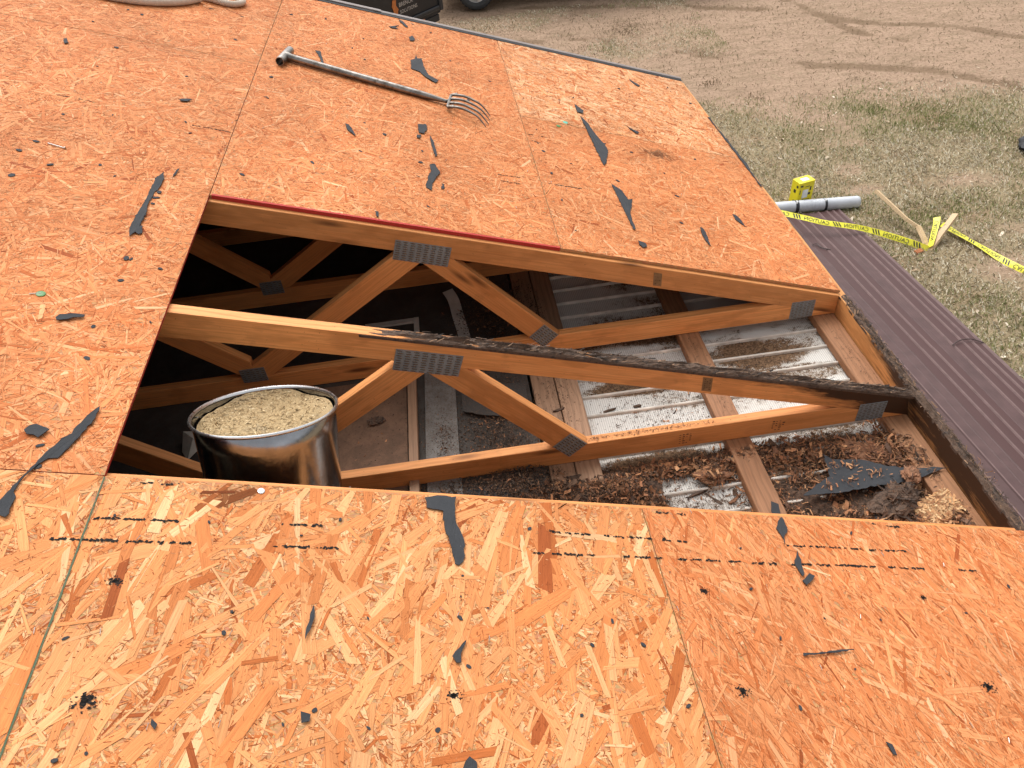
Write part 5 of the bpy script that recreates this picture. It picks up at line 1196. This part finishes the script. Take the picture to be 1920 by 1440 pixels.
g = Geo(); g.box((0, 0, 0), (.10, .05, .03), ch=.004); o = g.build('clay_clod', m_plain('red_clay', (.36, .13, .05), .9, 0, .4, 40, .6)); o.location = (3.08, 4.78, GZ + .012); o.rotation_euler = (.2, .1, .4); tag(o, 'small rusty clod beside the crossing stakes', 'clod')
M_TAPE = m_plain('yellow_tape', (0.80, 0.74, 0.05), .4, 0, .06, 6); M_TINK = m_plain('tape_ink', (.02, .02, .02), .5)
def text_mesh(txt, size):
    cu = bpy.data.curves.new('t', 'FONT'); cu.body = txt; cu.size = size; cu.resolution_u = 2; o = bpy.data.objects.new('t', cu); COL.objects.link(o)
    dg = bpy.context.evaluated_depsgraph_get(); me = bpy.data.meshes.new_from_object(o.evaluated_get(dg)); v = [tuple(p.co) for p in me.vertices]; f = [tuple(p.vertices) for p in me.polygons]
    bpy.data.objects.remove(o); bpy.data.curves.remove(cu); bpy.data.meshes.remove(me); return v, f
def tape(label, path, twist, width=.064, txt=True, phase=0.0, flip=False):
    P = catmull(path, 10); n = len(P); c = P[n // 2]; fr = []; L = [0]
    for i in range(1, n): L.append(L[-1] + (P[i] - P[i - 1]).length)
    for i, p in enumerate(P):
        t = (P[min(i + 1, n - 1)] - P[max(i - 1, 0)]).normalized(); s_ = t.cross(Vector((0, 0, 1))).normalized(); u = s_.cross(t); a = twist(L[i] / L[-1]); fr.append((p, s_ * math.cos(a) + u * math.sin(a), -s_ * math.sin(a) + u * math.cos(a)))
    def at(u, v, h_):
        u = max(0, min(L[-1] - 1e-6, u)); i = max(k for k in range(n) if L[k] <= u); i = min(i, n - 2); t = (u - L[i]) / (L[i + 1] - L[i])
        p = fr[i][0].lerp(fr[i + 1][0], t); s_ = fr[i][1].lerp(fr[i + 1][1], t); q = fr[i][2].lerp(fr[i + 1][2], t); return p + s_ * v + q * h_ - c
    us = np.linspace(0, L[-1], 60); V = []
    for u in us:
        for v in (-.5, -.17, .17, .5): V.append(at(u, v * width, .002 * math.sin(v * 6 + u * 9)))
    F = [(4 * i + k, 4 * i + k + 1, 4 * i + 5 + k, 4 * i + 4 + k) for i in range(59) for k in range(3)]
    root = mobj('caution_tape', V, F, M_TAPE, smooth=True); root.location = c; tag(root, label, 'caution tape', 'yellow caution tape on the yard')
    if txt:
        tv, tf = text_mesh('CAUTION', .056); w_ = max(p[0] for p in tv); u = .02 + phase
        while u < L[-1] - .02:
            q = []
            for (x, y, z) in tv:
                if flip: q.append(at(u + w_ * 1.05 - x * 1.05, -(y - .020) * 1.05, .0035))
                else: q.append(at(u + x * 1.05, (y - .020) * 1.05, .0035))
            if u + w_ * 1.05 < L[-1]: tag(Geo().add(q, tf).build('lettering', M_TINK, root))
            u += w_ * 1.05 + .03
            for k in range(3):
                if u + .09 < L[-1]: Geo().add([at(u, -.024, .0035), at(u + .014, -.024, .0035), at(u + .039, .024, .0035), at(u + .025, .024, .0035)], [(0, 1, 2, 3)]).build('slash_mark', M_TINK, root)
                u += .028
            u += .04
    return root
tape('yellow caution tape stretched from the roof edge over the brown sheets', [(1.55, 5.72, -2.34), (1.869, 5.485, -2.36), (2.104, 5.336, -2.38), (2.247, 5.256, -2.40), (2.542, 5.178, -2.45), (2.754, 5.111, -2.50), (3.023, 4.935, -2.55), (3.182, 4.789, -2.58)], lambda t: -.45 - max(0, t - .55) * 1.2, phase=.2, flip=True)
tape('yellow caution tape trailing over the grass to the right edge', [(3.50, 5.12, -2.53), (3.531, 5.067, -2.54), (3.653, 4.733, -2.555), (3.749, 4.429, -2.565), (3.862, 4.141, -2.565), (4.05, 3.7, -2.57)], lambda t: -.35 + .5 * math.sin(t * 7), .07)
tape('short crumpled caution tape knotted between the two stakes', [(3.42, 5.13, -2.44), (3.391, 5.07, -2.46), (3.311, 4.95, -2.52), (3.215, 4.81, -2.57)], lambda t: -.5 - .4 * t, .066, phase=.03)

# black bag at the right edge
bag = lump('black_bag', 'black bag lying in the grass at the right edge', (5.50, 6.53, GZ + .06), (.24, .17, .13), m_plain('black_cloth', (.012, .012, .015), .7, 0, .3, 12, .3), 31, rotz=.5); bag['category'] = 'bag'
smooth_by_angle(bag, 60)

# ------------------------------------------------------------------ black trailer beyond the roof
M_BLK = m_plain('black_paint', (.014, .015, .018), .35, 0, .25, 6); M_DKM = m_plain('dark_frame', (.03, .03, .032), .5); M_ORG = m_plain('orange_mark', (.55, .17, .04), .5); M_TXT = m_plain('pale_lettering', (.55, .50, .45), .6)
def m_rubber():
    s = NT('tyre_rubber'); co = s.coord(); f = s.noise(co, 30, 4); c = s.mix(f, (.03, .032, .035), (.075, .075, .075)); return s.fin(c, .75)
M_RUB = m_rubber(); M_ALLOY = m_steel('alloy_wheel', (.55, .53, .50), .4, .15, .6)
Q = Vector((-1.38, 13.40, GZ)); tr = empty('trailer', Q); tr.rotation_euler = (0, 0, R(45)); tag(tr, 'black trailer with an orange emblem parked beyond the far roof edge', 'trailer')
# local: -x runs along the visible side towards the left, +y into the body
def tb(name, c, d, mat, ch=.012, parent=None): g = Geo(); g.box(c, d, ch=ch); return g.build(name, mat, parent or tr)
tb('body', (-1.7, .95, 1.05), (3.4, 1.9, 1.2), M_BLK, .03); tb('floor_frame', (-1.7, .95, .40), (3.36, 1.84, .09), M_DKM)
tb('corner_post', (-.045, -.012, .95), (.09, .05, 1.08), M_DKM); tb('corner_post', (-3.35, -.012, .95), (.09, .05, 1.08), M_DKM); tb('side_rail', (-1.7, -.022, .47), (3.2, .04, .07), M_DKM); tb('bumper', (-.5, .2, .28), (.9, .3, .12), M_DKM)
tb('marker_light', (-.55, -.030, .37), (.05, .03, .05), M_ORG, .004); tb('placard', (-.36, -.008, .78), (.07, .012, .10), M_WHITE, .003)
g = Geo(); g.prism([(-.03, -.13), (.02, -.12), (.035, -.03), (.05, -.01), (.02, .05), (.03, .12), (-.02, .13), (-.045, .05), (-.03, 0)], lambda a, b, d: (-1.16 + a * 1.5, d,   .72 + b * 1.2), -.012, -.003); g.build('emblem', M_ORG, tr)
for k, (txt, z) in enumerate((('BRENCK', .735), ('SOLUTIONS', .625))):
    tv, tf = text_mesh(txt, .095 if k == 0 else .085); g = Geo(); g.add([(-1.06 + x * .95, -.006, z + y) for x, y, _ in tv], tf); g.build('lettering', M_TXT, tr)
def wheel(parent, c, axis_rot, r=.35, wd=.22):
    g = Geo(); M4 = Matrix.Translation(c) @ Matrix.Rotation(axis_rot, 4, 'Z') @ Matrix.Rotation(R(90), 4, 'X')
    h_ = wd / 2
    g.lathe([(r * .62, -h_ * .8), (r * .80, -h_), (r * .95, -h_ * .92), (r, -h_ * .6), (r, h_ * .6), (r * .95, h_ * .92), (r * .80, h_), (r * .62, h_ * .8), (r * .62, -h_ * .8)], 40, M4)
    for k in range(30):
        a = 6.2832 * k / 30
        for sgn in (-1, 1):
            Mk = M4 @ Matrix.Rotation(a + sgn * .05, 4, 'Z'); v = [Mk @ Vector(p) for p in ((r * .985, -.030, sgn * h_ * .2), (r * .985, .030, sgn * h_ * .2), (r * .985, .022, sgn * h_ * .88), (r * .985, -.022, sgn * h_ * .88), (r * 1.015, -.024, sgn * h_ * .22), (r * 1.015, .024, sgn * h_ * .22), (r * 1.01, .018, sgn * h_ * .8), (r * 1.01, -.018, sgn * h_ * .8))]
            g.add(v, [(4, 5, 6, 7), (0, 1, 5, 4), (1, 2, 6, 5), (2, 3, 7, 6), (3, 0, 4, 7)])
    ty = smooth_by_angle(g.build('tyre', M_RUB, parent), 30)
    g = Geo(); g.lathe([(r * .63, h_ * .78), (r * .60, h_ * .70), (r * .56, h_ * .35), (r * .22, h_ * .48), (r * .10, h_ * .60), (.001, h_ * .60)], 40, M4)
    for k in range(5):
        Mk = M4 @ Matrix.Rotation(6.2832 * k / 5, 4, 'Z'); v = [Mk @ Vector(p) for p in ((r * .14, -.04, h_ * .60), (r * .14, .04, h_ * .60), (r * .60, .055, h_ * .70), (r * .60, -.055, h_ * .70), (r * .14, -.05, h_ * .3), (r * .14, .05, h_ * .3), (r * .60, .07, h_ * .4), (r * .60, -.07, h_ * .4))]
        g.add(v, [(0, 1, 2, 3), (0, 4, 5, 1), (1, 5, 6, 2), (2, 6, 7, 3), (3, 7, 4, 0)])
    return smooth_by_angle(g.build('rim', M_ALLOY, ty), 30)
for x in (-1.55, -2.35):
    for y in (-.13, 2.03): wheel(tr, Vector((x, y, .33)), 0 if y < 0 else R(180), .33, .2)

# ------------------------------------------------------------------ pickup whose front wheel shows at the top of the picture
pk = empty('pickup_truck', (-.69, 14.50, GZ)); tag(pk, 'pickup truck of which only a front wheel with pale rim shows', 'truck'); pk.rotation_euler = (0, 0, R(-8))
M_BODY = m_plain('truck_paint', (.30, .31, .32), .3, 0, .05, 4); M_GLASS = m_plain('truck_glass', (.02, .025, .03), .08)
def arch(cx, r, n=10): return [(cx - r * math.cos(math.pi * k / n), .36 + r * math.sin(math.pi * k / n)) for k in range(n + 1)]
side = [(-.95, .50)] + [(-.93, .42)] + arch(0, .44) + arch(3.5, .44) + [(4.6, .50), (4.65, .95), (4.62, 1.12), (2.55, 1.14), (2.35, 1.16), (-.80, 1.08), (-.95, .85)]
g = Geo(); g.prism(side, lambda a, b, d: (a, d, b), .0, 1.85); g.build('body', M_BODY, pk)
g = Geo(); g.prism([(.55, 1.12), (1.15, 1.78), (2.35, 1.82), (2.62, 1.12)], lambda a, b, d: (a, d, b), .08, 1.77); g.build('cab', M_BODY, pk)
for y in (.076, 1.774):
    for poly in ([(.80, 1.18), (1.22, 1.70), (1.62, 1.74), (1.62, 1.18)], [(1.70, 1.18), (1.70, 1.74), (2.28, 1.75), (2.46, 1.18)]):
        g = Geo(); g.prism(poly, lambda a, b, d: (a, d, b), y - .004, y + .004); g.build('window', M_GLASS, pk)
for (x, y, a) in ((0, .10, 0), (3.5, .10, 0), (0, 1.75, R(180)), (3.5, 1.75, R(180))): wheel(pk, Vector((x, y, .355)), a, .355, .24)
